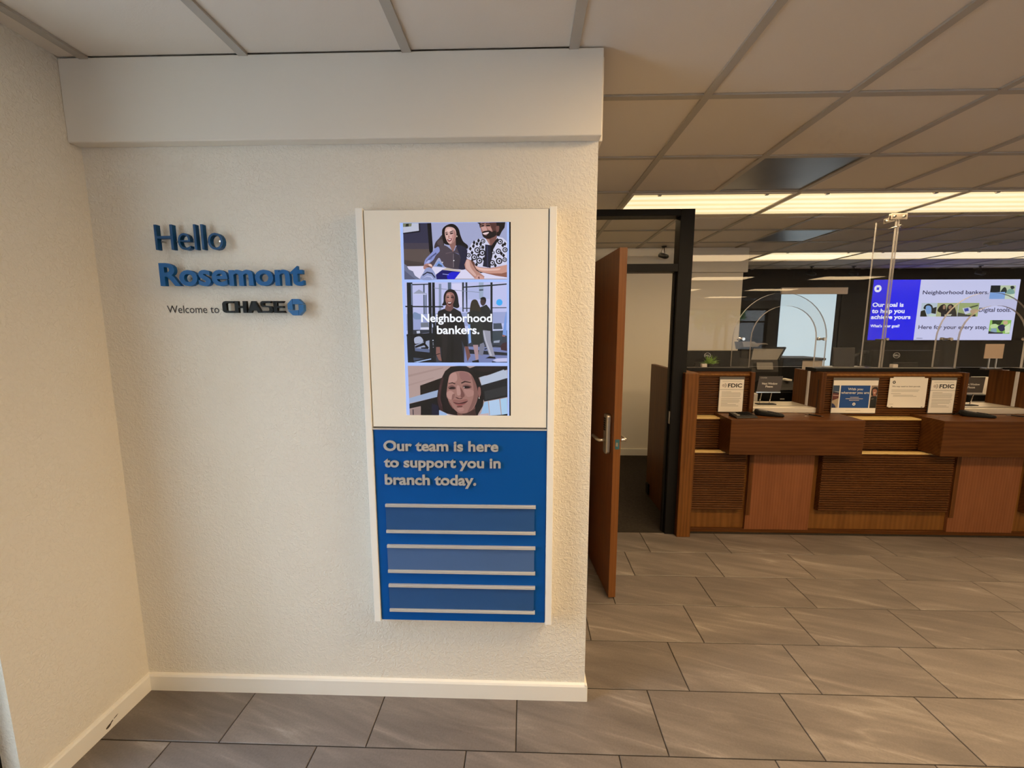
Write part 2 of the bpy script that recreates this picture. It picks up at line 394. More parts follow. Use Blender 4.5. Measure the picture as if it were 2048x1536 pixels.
def lens_material(name, strength):
    m = bpy.data.materials.new(name); m.use_nodes = True; n = m.node_tree.nodes; l = m.node_tree.links; p = n['Principled BSDF']
    tc = n.new('ShaderNodeTexCoord'); wv = n.new('ShaderNodeTexWave'); wv.bands_direction = 'Y'; wv.inputs['Scale'].default_value = 2.6
    wv.inputs['Distortion'].default_value = 1.0; wv.inputs['Detail'].default_value = 2; l.new(tc.outputs['Object'], wv.inputs['Vector'])
    rp = n.new('ShaderNodeValToRGB'); rp.color_ramp.elements[0].color = lin((248, 218, 158)); rp.color_ramp.elements[1].color = lin((255, 243, 205))
    l.new(wv.outputs['Fac'], rp.inputs[0]); l.new(rp.outputs[0], p.inputs['Emission Color'])
    p.inputs['Emission Strength'].default_value = strength; p.inputs['Base Color'].default_value = (0.5, 0.48, 0.42, 1); p.inputs['Roughness'].default_value = 0.4
    MATS[name] = m
lens_material('lamp_lens', 1.0)

# ------------------------------------------------------------------ the setting: floor
Z_CEIL = 2.69
floor = tag(MB().box(-1.95, -0.16, -0.06, 9.3, 3.28, -0.003).build('floor', 'grout'), 'grey brown stone tile floor with dark joints', kind='structure')
def tile_mesh(w, d):
    b = 0.0018; hx, hy = w / 2, d / 2
    v = [(-hx, -hy, -0.012), (hx, -hy, -0.012), (hx, hy, -0.012), (-hx, hy, -0.012), (-hx, -hy, -b), (hx, -hy, -b), (hx, hy, -b), (-hx, hy, -b),
         (-hx + b, -hy + b, 0), (hx - b, -hy + b, 0), (hx - b, hy - b, 0), (-hx + b, hy - b, 0)]
    f = [(8, 9, 10, 11)] + [(i, (i + 1) % 4, 4 + (i + 1) % 4, 4 + i) for i in range(4)] + [(4 + i, 4 + (i + 1) % 4, 8 + (i + 1) % 4, 8 + i) for i in range(4)]
    me = bpy.data.meshes.new('tile'); me.from_pydata(v, [], f); me.materials.append(MATS['stone_tile']); return me
TW, TD, GAP = 0.61, 0.305, 0.0045
tile_me = tile_mesh(TW - GAP, TD - GAP)
for row in range(11):
    yc = 3.2725 - TD * (row + 0.5)
    for k in range(-6, 9):
        xc = 0.967 - 0.199 * row + k * TW + TW / 2
        if xc < -2.0 or xc > 5.4: continue
        if yc > 1.85 and xc < 0.0: continue
        o = link('floor_tile', tile_me, (xc, yc, 0), floor)
m_rest = mat('stone_far', (0.17, 0.145, 0.12, 1), 0.45, vary=(3, 0.2))
tag(MB().box(-1.95, -8.1, -0.06, 9.3, -0.16, 0.0).build('floor', 'stone_far'), 'stone floor running back towards the entrance', kind='structure')
tag(MB().box(0.2, 3.28, -0.06, 9.3, 7.4, 0.0).build('floor', 'carpet'), 'dark grey brown carpet behind the teller line', kind='structure')
tag(MB().box(-40, -60, -0.30, 50, 40, -0.07).build('ground', 'ground_asphalt'), 'grey asphalt outside the windows', kind='structure')

# ------------------------------------------------------------------ ceiling
ceiling = tag(MB().box(-1.95, -1.08, 2.71, 9.3, 7.4, 2.80).build('ceiling', 'ceiling_tile'), 'dropped ceiling of pale square tiles in a grey grid', kind='structure')
tag(MB().box(-1.95, -8.1, 2.69, 9.3, -1.08, 2.80).build('ceiling', 'ceiling_tile'), 'plain pale ceiling towards the entrance', kind='structure')
XL = [-1.76, -1.655, -1.045, -0.435, 0.175, 0.79, 1.405, 2.02, 2.63, 3.24, 3.85, 4.46, 5.07, 5.68, 6.29, 6.90, 7.51, 8.12, 8.73, 9.2]
YL = [-1.08, -0.47, 0.10, 0.69, 1.30, 1.97, 2.62, 3.24, 3.85, 4.455, 5.06, 5.665, 6.27, 6.88, 7.3]
TROF = {}
for y0, xs in ((3.24, (0.79, 2.02, 3.24, 4.46, 5.68)), (5.665, (3.24, 4.46, 5.68, 6.90)), (0.69, (0.79, 2.02, 3.24))):
    for x0 in xs: TROF[(round(x0, 3), y0)] = 1
SPECIAL = {(1.405, 2.62), (2.63, 4.455)}
for i in range(len(XL) - 1):
    for j in range(len(YL) - 1):
        x0, x1, y0, y1 = XL[i], XL[i + 1], YL[j], YL[j + 1]
        if (round(x0, 3), y0) in TROF or (i > 0 and (round(XL[i - 1], 3), y0) in TROF): continue
        if x1 <= 0.28 and y0 >= 1.64: continue
        if x0 < 0.28 and y0 < 1.64 < y1 and x1 <= 0.28: y1 = 1.64
        if y0 >= 5.40 and x1 <= 2.77: continue
        sp = (x0, y0) in SPECIAL; ye = y1 if y1 == 1.64 else y1 - 0.006
        mb = MB().box(x0 + 0.006, y0 + 0.006, 2.692 if sp else 2.694, x1 - 0.006, ye, 2.709)
        o = mb.build('ceiling_tile', 'metal_panel' if sp else 'ceiling_tile', ceiling)
        if sp: o['label'] = 'smooth blue grey ceiling panel'
for x in XL[1:-1]:
    ya, yb = -1.08, 7.3
    if x < 0.28: yb = 1.64
    elif x < 2.77: yb = 5.37
    MB().box(x - 0.017, ya, 2.684, x + 0.017, yb, 2.693).build('ceiling_tee', 'tee_grey', ceiling)
for y in YL[1:-1]:
    xa, xb = -1.76, 9.2
    if y > 1.64: xa = 0.29
    if y > 5.37: xa = 2.78
    MB().box(xa, y - 0.016, 2.685, xb, y + 0.016, 2.6925).build('ceiling_tee', 'tee_grey', ceiling)

def ceiling_light(x0, y0, w, d, label, group, power):
    t = thing('ceiling_light', ((x0 + w / 2), (y0 + d / 2), 2.66), label, 'ceiling light', group)
    fr = MB()
    for a in ((x0 + .012, y0 + .012, x0 + w - .012, y0 + .035), (x0 + .012, y0 + d - .035, x0 + w - .012, y0 + d - .012), (x0 + .012, y0 + .035, x0 + .03, y0 + d - .035), (x0 + w - .03, y0 + .035, x0 + w - .012, y0 + d - .035)):
        fr.box(a[0], a[1], 2.678, a[2], a[3], 2.700)
    fr.build('frame', 'paint_white', t)
    MB().box(x0 + .03, y0 + .035, 2.683, x0 + w - .03, y0 + d - .035, 2.690).build('lens', 'lamp_lens', t)
    for sx in (x0 + 0.22, x0 + w - 0.22):
        MB().box(sx - .012, y0 + .028, 2.672, sx + .012, y0 + .05, 2.683).build('latch', 'brushed_nickel', t)
    d_ = bpy.data.lights.new('lamp_tube', 'AREA'); d_.shape = 'RECTANGLE'; d_.size = w - .1; d_.size_y = d - .1; d_.energy = power; d_.color = (1.0, 0.695, 0.375)
    lo = bpy.data.objects.new('lamp_tube', d_); C.objects.link(lo); lo.parent = t; lo.location = (0, 0, 0.016)
    return t
for (x0, y0) in TROF:
    w = 1.22 if x0 != 0.79 else 1.23
    if y0 == 3.24:
        k = [0.79, 2.02, 3.24, 4.46, 5.68].index(x0)
        lab = ['recessed ceiling light nearest the black door frame', 'recessed ceiling light above the first teller window', 'third ceiling light from the black door frame', 'fourth ceiling light along the teller line', 'fifth ceiling light along the teller line'][k]
        ceiling_light(x0, y0, w, 0.61, lab, 'ceiling lights in the row over the teller counter', LAMP_FAR)
    elif y0 == 5.665:
        k = [3.24, 4.46, 5.68, 6.90].index(x0)
        lab = 'recessed ceiling light in the far row before the black wall, %s from the left' % ['first', 'second', 'third', 'fourth'][k]
        ceiling_light(x0, y0, w, 0.61, lab, 'ceiling lights in the far row before the black wall', LAMP_FAR)
    else:
        ceiling_light(x0, y0, w, 0.61, 'recessed ceiling light over the lobby, %s along from the sign wall' % {0.79: 'first', 2.02: 'second', 3.24: 'third'}[x0], 'lobby ceiling lights above the camera', LAMP_NEAR if x0 == 0.79 else LAMP)
for y0 in (-1.69, -4.12, -6.55):
    for x0 in (0.79, 3.24, 5.68):
        ceiling_light(x0, y0, 1.22, 0.61, 'recessed ceiling light towards the entrance, %s row back from the camera, %s' % ({-1.69: 'first', -4.12: 'second', -6.55: 'third'}[y0], {0.79: 'left', 3.24: 'middle', 5.68: 'right'}[x0]), 'lobby ceiling lights towards the entrance', LAMP)

# ------------------------------------------------------------------ walls
wf = tag(MB().box(-1.9, 1.69, 0, 0.28, 3.36, 2.70).build('wall_front', 'plaster'), 'cream textured wall carrying the lettering and the directory sign', kind='structure')
so = MB().box(-1.76, 1.64, 2.393, 0.284, 1.69, 2.69); so.box(0.28, 1.69, 2.393, 0.295, 3.30, 2.69)
tag(so.build('trim_1', 'paint_white', bevel=0.004), 'smooth cream soffit band along the top of the sign wall', kind='structure')
tag(MB().box(-1.82, 1.2, 0, -1.76, 1.69, 2.70).build('wall_left', 'plaster'), 'cream textured side wall at the left', kind='structure')
bb = MB().prism_x([(1.69, 0), (1.675, 0), (1.675, 0.072), (1.679, 0.08), (1.69, 0.083)], -1.748, 0.29)
bb.prism_y([(0.28, 0), (0.292, 0), (0.292, 0.072), (0.288, 0.08), (0.28, 0.083)], 1.676, 3.30)
tag(bb.build('baseboard_front', 'baseboard_white'), 'white baseboard along the foot of the sign wall', kind='structure')
bl = MB().prism_y([(-1.76, 0), (-1.745, 0), (-1.745, 0.072), (-1.749, 0.08), (-1.76, 0.083)], 1.2, 1.69)
blo = tag(bl.build('baseboard_left', 'baseboard_white'), 'white baseboard along the left wall', kind='structure')
for (yy, zz, ry, rz) in ((1.478, 0.022, .012, .006), (1.492, 0.030, .006, .003), (1.51, 0.036, .010, .002)):
    MB().prism_x([(yy + ry * math.cos(a) * (1 + .2 * math.sin(3 * a)), zz + rz * math.sin(a) + .25 * ry * math.cos(a)) for a in [i * math.pi / 5 for i in range(10)]], -1.7446, -1.7442).build('paint_chip', 'bark', blo)
# wall behind the office door, with its soffit, and the black wall beyond
tag(MB().box(0.20, 5.42, 0, 2.76, 7.36, 2.70).build('wall_back', 'paint_white'), 'cream wall seen through the open door', kind='structure')
tag(MB().box(0.20, 5.37, 2.393, 2.79, 5.42, 2.69).build('trim_2', 'paint_white'), 'cream soffit band at the top of the wall behind the tellers', kind='structure')
tag(MB().box(0.28, 5.405, 0, 2.77, 5.42, 0.09).build('baseboard_back', 'baseboard_white'), 'cream baseboard on the wall behind the door', kind='structure')
tag(MB().box(2.76, 7.30, 0, 9.3, 7.40, 2.70).build('wall_far', 'paint_black'), 'black painted wall at the far end behind the tellers', kind='structure')
tag(MB().box(9.2, -8.1, 0, 9.3, 7.3, 2.70).build('wall_right', 'plaster'), 'cream wall at the far right of the hall', kind='structure')
tag(MB().box(0.16, 3.36, 0, 0.28, 5.42, 2.70).build('wall_office', 'paint_white'), 'cream side wall behind the office door', kind='structure')
wh = MB().box(-1.95, 0.28, 2.42, -1.82, 1.2, 2.70); wh.box(-1.95, 1.2, 0, -1.82, 1.69, 2.70); wh.box(-1.95, -8.1, 0, -1.82, 0.28, 2.70)
tag(wh.build('wall_left', 'plaster'), 'cream wall around the narrow window on the left', kind='structure')
tag(MB().box(-2.75, 0.14, -0.07, -1.95, 0.28, 3.2).build('wall_light_block', 'plaster'), 'added unseen wing wall that cuts the daylight at the left window', kind='structure')  # added out of view to limit the daylight reaching the sign wall
wb = MB().box(-1.95, -8.2, 2.42, 9.3, -8.1, 2.70); wb.box(-1.95, -8.2, 0, -1.5, -8.1, 2.42); wb.box(8.8, -8.2, 0, 9.3, -8.1, 2.42); wb.box(-1.5, -8.2, 0, 8.8, -8.1, 0.9)
tag(wb.build('wall_entrance', 'paint_white'), 'wall above the entrance windows', kind='structure')
# storefront glazing, left and behind
w1 = thing('window_1', (-1.88, 0.72, 0), 'tall black framed window at the left edge', kind='structure')
for yy in (1.17, 0.31): MB().box(-1.93, yy - 0.03, 0, -1.825, yy + 0.03, 2.42).build('mullion', 'black_metal', w1)
for zz in (0.03, 2.39): MB().box(-1.91, 0.34, zz - 0.03, -1.85, 1.14, zz + 0.03).build('rail', 'black_metal', w1)
MB().box(-1.886, 0.34, 0.06, -1.876, 1.14, 2.36).build('pane', 'window_glass', w1)
w2 = thing('window_2', (3.6, -8.15, 0), 'black framed entrance windows facing the street', kind='structure')
xs2 = [-1.47 + 1.46 * i for i in range(8)]
for xx in xs2: MB().box(xx - 0.035, -8.2, 0.9, xx + 0.035, -8.1, 2.42).build('mullion', 'black_metal', w2)
for zz in (0.93, 1.95, 2.39): MB().box(-1.43, -8.18, zz - 0.03, 8.72, -8.12, zz + 0.03).build('rail', 'black_metal', w2)
for a, b in zip(xs2, xs2[1:]): MB().box(a + 0.035, -8.155, 0.96, b - 0.035, -8.145, 2.36).build('pane', 'window_glass', w2)

# ------------------------------------------------------------------ door and its black frame
door = thing('door_1', (0.8, 3.3, 0), 'brown wooden door standing open in a black metal frame', kind='structure')
fr = thing('door_frame', (0.8, 3.3, 0), 'x'); del fr['label']; fr.parent = door; fr.location = (0, 0, 0)
def bar(n, *a): return MB().box(*a).build(n, 'black_metal', fr, bevel=0.003)
bar('jamb', 1.166, 3.25, 0, 1.272, 3.36, 2.573); bar('jamb', 0.33, 3.25, 0, 0.425, 3.36, 2.573)
bar('header', 0.425, 3.25, 2.524, 1.166, 3.36, 2.573); bar('transom_bar', 0.425, 3.25, 2.116, 1.166, 3.36, 2.175)
bar('stop', 1.152, 3.29, 0, 1.166, 3.33, 2.116)
MB().box(0.425, 3.30, 2.175, 1.166, 3.308, 2.524).build('transom_pane', 'matt_glass', fr)
MB().box(1.161, 3.262, 0.93, 1.1665, 3.29, 1.03).build('strike_plate', 'brushed_nickel', fr)
# leaf: local x along the leaf from the hinge, local y through its thickness
DW, DT = 0.865, 0.044
leaf_v = Vector((0.535 - 0.448, 2.412 - 3.27, 0)).normalized()
Ml = Matrix.Translation((0.446, 3.262, 0)) @ Matrix(((leaf_v.x, -leaf_v.y, 0, 0), (leaf_v.y, leaf_v.x, 0, 0), (0, 0, 1, 0), (0, 0, 0, 1)))
def lp(mb): return mb.xform(Ml)
leaf = lp(MB().box(0, 0, 0.012, DW - 0.004, DT, 2.136)).build('door_leaf', 'door_veneer', door)
lp(MB().box(DW - 0.004, 0.0, 0.012, DW, DT, 2.136)).build('edge_band', 'door_edge', leaf)
zl = 1.005; xb = DW - 0.085
# lock body on the near face (local -y is the side towards the sign wall)
def rounded(x0, x1, z0, z1, r, k=5):
    pts = []
    for cx, cz, a0 in ((x1 - r, z1 - r, 0), (x0 + r, z1 - r, 90), (x0 + r, z0 + r, 180), (x1 - r, z0 + r, 270)):
        for i in range(k + 1):
            a = math.radians(a0 + 90 * i / k); pts.append((cx + r * math.cos(a), cz + r * math.sin(a)))
    return pts
lock = lp(MB().prism_y(rounded(xb - 0.034, xb + 0.034, zl - 0.085, zl + 0.165, 0.02), -0.028, 0.0)).build('lock_body', 'brushed_nickel', leaf, bevel=0.006)
lock['label'] = 'brushed metal keypad lock body'
g = MB()
for r in range(6):
    for c in range(2): g.box(xb - 0.024 + c * 0.016, -0.031, zl + 0.060 + r * 0.014, xb - 0.012 + c * 0.016, -0.028, zl + 0.069 + r * 0.014)
lp(g).build('keypad', 'black_plastic', lock)
lp(MB().tube([(xb, -0.028, zl), (xb, -0.060, zl), (xb - 0.02, -0.068, zl), (xb - 0.12, -0.068, zl)], 0.0105, 10)).build('lever', 'brushed_nickel', leaf, smooth=True)
lp(MB().prism_y(rounded(xb - 0.03, xb + 0.03, zl - 0.05, zl + 0.21, 0.02), DT, DT + 0.014)).build('rose_plate', 'chrome', leaf, bevel=0.004)
lp(MB().tube([(xb, DT + 0.014, zl), (xb, DT + 0.058, zl), (xb - 0.02, DT + 0.064, zl), (xb - 0.11, DT + 0.064, zl)], 0.0115, 10)).build('lever', 'chrome', leaf, smooth=True)
lp(MB().box(DW, 0.010, zl - 0.035, DW + 0.002, DT - 0.008, zl + 0.025)).build('latch_plate', 'latch_blue', leaf)
lp(MB().prism_z([(DW + 0.002, 0.014), (DW + 0.014, 0.022), (DW + 0.002, 0.028)], zl - 0.016, zl + 0.006)).build('latch_bolt', 'steel', leaf)
for zz in (0.25, 1.07, 1.9): lp(MB().tube([(-0.004, -0.004, zz - 0.05), (-0.004, -0.004, zz + 0.05)], 0.008, 8)).build('hinge', 'brushed_nickel', door)

# ------------------------------------------------------------------ teller counter
XE = 5.05; P = 1.634; P2 = 1.705
tc_ = thing('teller_counter', (3.15, 3.5, 0), 'long oak teller counter with ribbed front panels and stepped desks', 'counter')
def cp(n, mb, m, bevel=0.0, parent=tc_, **k): return mb.build(n, m, parent, bevel=bevel, **k)
def ribs(x0, x1, z0, z1, yf, yb, pitch=0.0198):
    n = max(1, round((z1 - z0) / pitch)); p = (z1 - z0) / n; pts = [(yb, z0)]
    for i in range(n):
        a = z0 + i * p
        pts += [(yf + 0.011, a), (yf + 0.011, a + p * 0.30), (yf + 0.001, a + p * 0.38), (yf, a + p * 0.48), (yf, a + p * 0.88), (yf + 0.002, a + p)]
    pts += [(yb, z1)]
    return MB().prism_x(pts, x0, x1)
cp('end_post', MB().box(1.245, 3.20, 0, 1.355, 3.50, 1.345), 'oak_post', 0.006)
cp('base_core', MB().box(1.28, 3.345, 0.0, XE, 3.72, 0.70), 'oak_x')
cp('toe_strip', MB().box(1.355, 3.30, 0.0, XE, 3.345, 0.030), 'oak_x', 0.002)
cp('base_board', MB().box(1.355, 3.325, 0.031, XE, 3.3445, 0.70), 'oak_pale')
lows = [(1.357, 1.795), (2.405, 3.43), (2.405 + P, XE)]
for a, b in lows: cp('ribbed_panel', ribs(a, b, 0.205, 0.692, 3.272, 3.324), 'oak_x')
for a, b in lows: cp('panel_ledge', MB().box(a, 3.270, 0.692, b, 3.36, 0.700), 'ledge_sheen')
for k in (0, 1):
    px = 1.838 + k * P
    cp('knee_panel', MB().box(px, 3.300, 0.024, px + 0.52, 3.3245, 0.705), 'veneer_red', 0.002)
    cp('knee_trim', MB().box(px - 0.004, 3.288, 0.155, px + 0.030, 3.2995, 0.700), 'oak_z', 0.002)
# middle step
bx = [(1.606 + k * 1.605, 2.622 + k * 1.605) for k in (0, 1)]
cp('ribbed_panel', ribs(1.357, XE, 0.701, 0.952, 3.360, 3.40), 'oak_x')
cp('step_core', MB().box(1.28, 3.401, 0.701, XE, 3.72, 0.951), 'oak_x')
cp('step_ledge', MB().box(1.357, 3.356, 0.952, XE, 3.72, 0.962), 'ledge_sheen')
for a, b in bx:
    cp('desk_box', MB().box(a, 3.172, 0.706, b, 3.3595, 0.986), 'oak_x', 0.003)
    cp('desk_top', MB().box(a, 3.3595, 0.9625, b, 3.455, 0.986), 'oak_x')
# upper risers between the windows
ris = [(1.357, 1.870, 1.905), (2.480, 1.870 + P2, 1.905 + P2), (2.480 + P2, XE, None)]
for i, (a, b, c) in enumerate(ris):
    cp('ribbed_panel', ribs(a, b, 0.963, 1.296, 3.455, 3.49), 'oak_x')
    cp('riser_core', MB().box(a - (0 if i else 0.07), 3.491, 0.963, b, 3.66, 1.318), 'oak_x')
    cp('riser_trim', MB().prism_x([(3.448, 1.297), (3.444, 1.303), (3.452, 1.318), (3.49, 1.318), (3.49, 1.297)], a, b), 'oak_pale')
    cp('riser_top', MB().box(a - (0 if i else 0.07), 3.452, 1.3185, b, 3.70, 1.330), 'oak_x')
    if c: cp('cheek', MB().box(b, 3.425, 0.987, c, 3.78, 1.331), 'oak_z', 0.003)
    if i: cp('cheek', MB().box(a - 0.038, 3.425, 0.987, a, 3.78, 1.331), 'oak_z', 0.003)
    capx0 = (1.275, 2.43, 2.43 + P2)[i]; capx1 = (1.905, 3.60, XE)[i]
    cp('black_cap', MB().box(capx0 if i else 1.375, 3.49, 1.3315, capx1, 3.62, 1.359), 'black_plastic', 0.002)
for k in (0, 1):
    a, b = 1.9055 + k * P2, 2.4415 + k * P2
    tr = cp('pass_tray', MB().box(a, 3.458, 0.9865, b, 3.77, 1.030), 'tray_steel', 0.003)
    MB().box(a + 0.02, 3.50, 1.0302, b - 0.02, 3.515, 1.036).build('tray_lip', 'steel', tr)
    sl = MB().box(b - 0.002, 3.455, 1.031, b - 0.0002, 3.461, 1.27); sl.build('dark_line', 'dark_plastic', tc_)  # thin dark upright strip on the inner face of the cheek
# the teller side: end wing and work surface
cp('end_wing', MB().box(1.268, 3.662, 0, 1.31, 4.14, 1.338), 'oak_z', 0.002)
wt = MB().box(1.53, 3.785, 0.945, XE, 4.70, 0.985)
cp('work_surface', wt, 'dark_plastic', 0.003)
cp('wing_back', MB().box(1.312, 3.785, 0, XE, 3.80, 0.944), 'oak_x')
for xx in (1.56, 3.2, XE - 0.06): cp('work_leg', MB().box(xx, 4.60, 0, xx + 0.05, 4.66, 0.944), 'black_metal')
cp('floor_box', MB().box(1.252, 4.02, 0.02, 1.2675, 4.10, 0.13), 'black_plastic', 0.003)

# ------------------------------------------------------------------ acrylic screens above the counter
def acrylic_panel(x0, x1, hole_c, label):
    t = thing('acrylic_screen', ((x0 + x1) / 2, 3.54, 1.359), label, 'screen', 'clear acrylic screens on the teller counter')
    ya, yb = 3.530, 3.548; zt = 2.58; zb = 1.3595; hw = 0.268; zs = 1.606
    arc = [(hole_c + hw * math.cos(math.radians(180 - a)), zs + hw * math.sin(math.radians(180 - a))) for a in range(0, 181, 10)]
    out = [(x0, zb), (x0, zt), (x1, zt), (x1, zb), (hole_c + hw, zb)] + [p for p in reversed(arc)] + [(hole_c - hw, zb)]
    mb = MB(); n = len(out)
    mb.v = [(x, ya, z) for x, z in out] + [(x, yb, z) for x, z in out]
    mb.face(list(range(n))); mb.face([n + i for i in reversed(range(n))])
    for i in range(n): mb.face([i, (i + 1) % n, n + (i + 1) % n, n + i], 1)
    mb.build('pane', ['acrylic', 'acrylic_edge'], t)
    hw2 = 0.393; zs2 = 1.593; c2 = hole_c + 0.004
    o2 = [(c2 - hw2, zb + 0.002)] + [(c2 + hw2 * math.cos(math.radians(180 - a)), zs2 + hw2 * math.sin(math.radians(180 - a))) for a in range(0, 181, 8)] + [(c2 + hw2, zb + 0.002)]
    # the baffle stops above the pass-through: its lower edge rests on the black caps
    mb = MB(); n = len(o2)
    mb.v = [(x, 3.594, z) for x, z in o2] + [(x, 3.610, z) for x, z in o2]
    mb.face(list(range(n))); mb.face([n + i for i in reversed(range(n))])
    for i in range(n): mb.face([i, (i + 1) % n, n + (i + 1) % n, n + i], 1)
    mb.build('arched_baffle', ['acrylic', 'acrylic_edge'], t)
    for s in (-1, 1):
        xx = hole_c + s * 0.335
        MB().tube([(xx, 3.525, 1.60), (xx, 3.546, 1.60), (xx, 3.547, 1.60), (xx, 3.593, 1.60), (xx, 3.594, 1.60), (xx, 3.614, 1.60)], [0.013, 0.013, 0.008, 0.008, 0.013, 0.013], 12).build('standoff', 'chrome', t, smooth=False)
    return t
HC = 2.173
acrylic_panel(1.275, 2.982, HC, 'clear acrylic screen with an arched opening beside the black door frame')
acrylic_panel(3.002, 4.95, HC + 1.692, 'clear acrylic screen with an arched opening in front of the wall display')
# clear strips that stand in the openings
for k in (0, 1):
    st = tag(MB().box(2.405 + k * P2, 3.530, 1.0365, 2.417 + k * P2, 3.548, 1.330).build('acrylic_strip', 'acrylic_edge'), 'narrow clear upright strip inside the %s teller opening' % ('left', 'right')[k], 'strip', 'clear strips in the teller openings')
dv = thing('acrylic_divider', (2.992, 3.65, 1.359), 'clear acrylic divider fin between the two teller windows', 'divider')
mb = MB(); mb.box(2.986, 3.548, 1.3595, 2.998, 3.745, 2.58)
mb.mi = [1, 1, 1, 0, 1, 0]; mb.build('fin', ['acrylic', 'acrylic_edge'], dv)
br = MB().box(2.93, 3.526, 2.552, 3.055, 3.5335, 2.60); br.box(2.93, 3.5465, 2.552, 2.985, 3.553, 2.60); b1 = br.build('bracket', 'brushed_nickel', dv, bevel=0.002)
br = MB().box(2.979, 3.553, 2.545, 2.9855, 3.66, 2.585); b2 = br.build('bracket', 'brushed_nickel', dv, bevel=0.002)
for xx in (2.955, 3.03): MB().tube([(xx, 3.516, 2.576), (xx, 3.526, 2.576)], [0.008, 0.011], 10).build('bolt', 'chrome', b1)
MB().tube([(2.970, 3.63, 2.565), (2.979, 3.63, 2.565)], [0.008, 0.011], 10).build('bolt', 'chrome', b2)
for zz in (2.50, 1.60):
    MB().tube([(3.005, 3.512, zz), (3.005, 3.53, zz)], 0.011, 12).build('pin', 'chrome', dv)
    MB().tube([(2.978, 3.515, zz - .004), (2.978, 3.60, zz - .004)], 0.005, 8).build('pin', 'chrome', dv)

# ------------------------------------------------------------------ directory sign on the wall
sg = thing('directory_sign', (-0.264, 1.66, 0.41), 'tall white and blue wall directory with a lit portrait screen', 'sign')
for a, b in ((-0.652, -0.624), (0.094, 0.122)):
    MB().box(a, 1.634, 0.409, b, 1.688, 2.142).build('side_rail', 'sign_rail', sg, bevel=0.002)
MB().box(-0.6235, 1.650, 0.412, 0.0935, 1.688, 2.138).build('back_box', 'holder_grey', sg)
X0, X1, Z0, Z1 = -0.482, -0.054, 1.332, 2.088
up = MB()
for q in ((-0.620, 1.284, X0, 2.134), (X1, 1.284, 0.090, 2.134), (X0, 1.284, X1, Z0), (X0, Z1, X1, 2.134)): up.box(q[0], 1.638, q[1], q[2], 1.6498, q[3])
upo = up.build('upper_panel', 'sign_white', sg)
MB().box(-0.6235, 1.636, 1.2715, 0.0935, 1.6498, 1.2775).build('joint_strip', 'rail_silver', sg)
sc_ = MB().box(X0, 1.643, Z0, X1, 1.6498, Z1).build('screen', 'screen_glow', sg)
MB().box(X1 - 0.006, 1.6426, Z0, X1, 1.6429, Z1).build('screen_edge', 'black_plastic', sc_)
lo = MB().box(-0.621, 1.640, 0.416, 0.0915, 1.6498, 1.2705).build('lower_panel', 'sign_blue', sg)
lo['label'] = 'blue lower panel with raised grey words'
for s, b in (('Our team is here', (-0.580, -0.105, 1.182, 1.226)), ('to support you in', (-0.581, -0.096, 1.099, 1.152)), ('branch today.', (-0.580, -0.198, 1.023, 1.081))):
    lettering(s, b[0], b[1], b[2], b[3], 1.632, 0.0075, 'silver_letter', sg, bold=0.027)
for za, zb, m in ((0.9455, 0.830, 'slot_blue'), (0.763, 0.6485, 'slot_pale'), (0.582, 0.467, 'slot_blue')):
    ins = MB().box(-0.583, 1.6365, zb, 0.045, 1.6398, za).build('name_slot', m, sg)
    for z in (za, zb):
        MB().prism_x([(1.6398, z - 0.0065), (1.630, z - 0.0065), (1.628, z - 0.003), (1.630, z), (1.628, z + 0.003), (1.630, z + 0.0065), (1.6398, z + 0.0065)], -0.582, 0.050).build('slot_rail', 'rail_silver', ins)

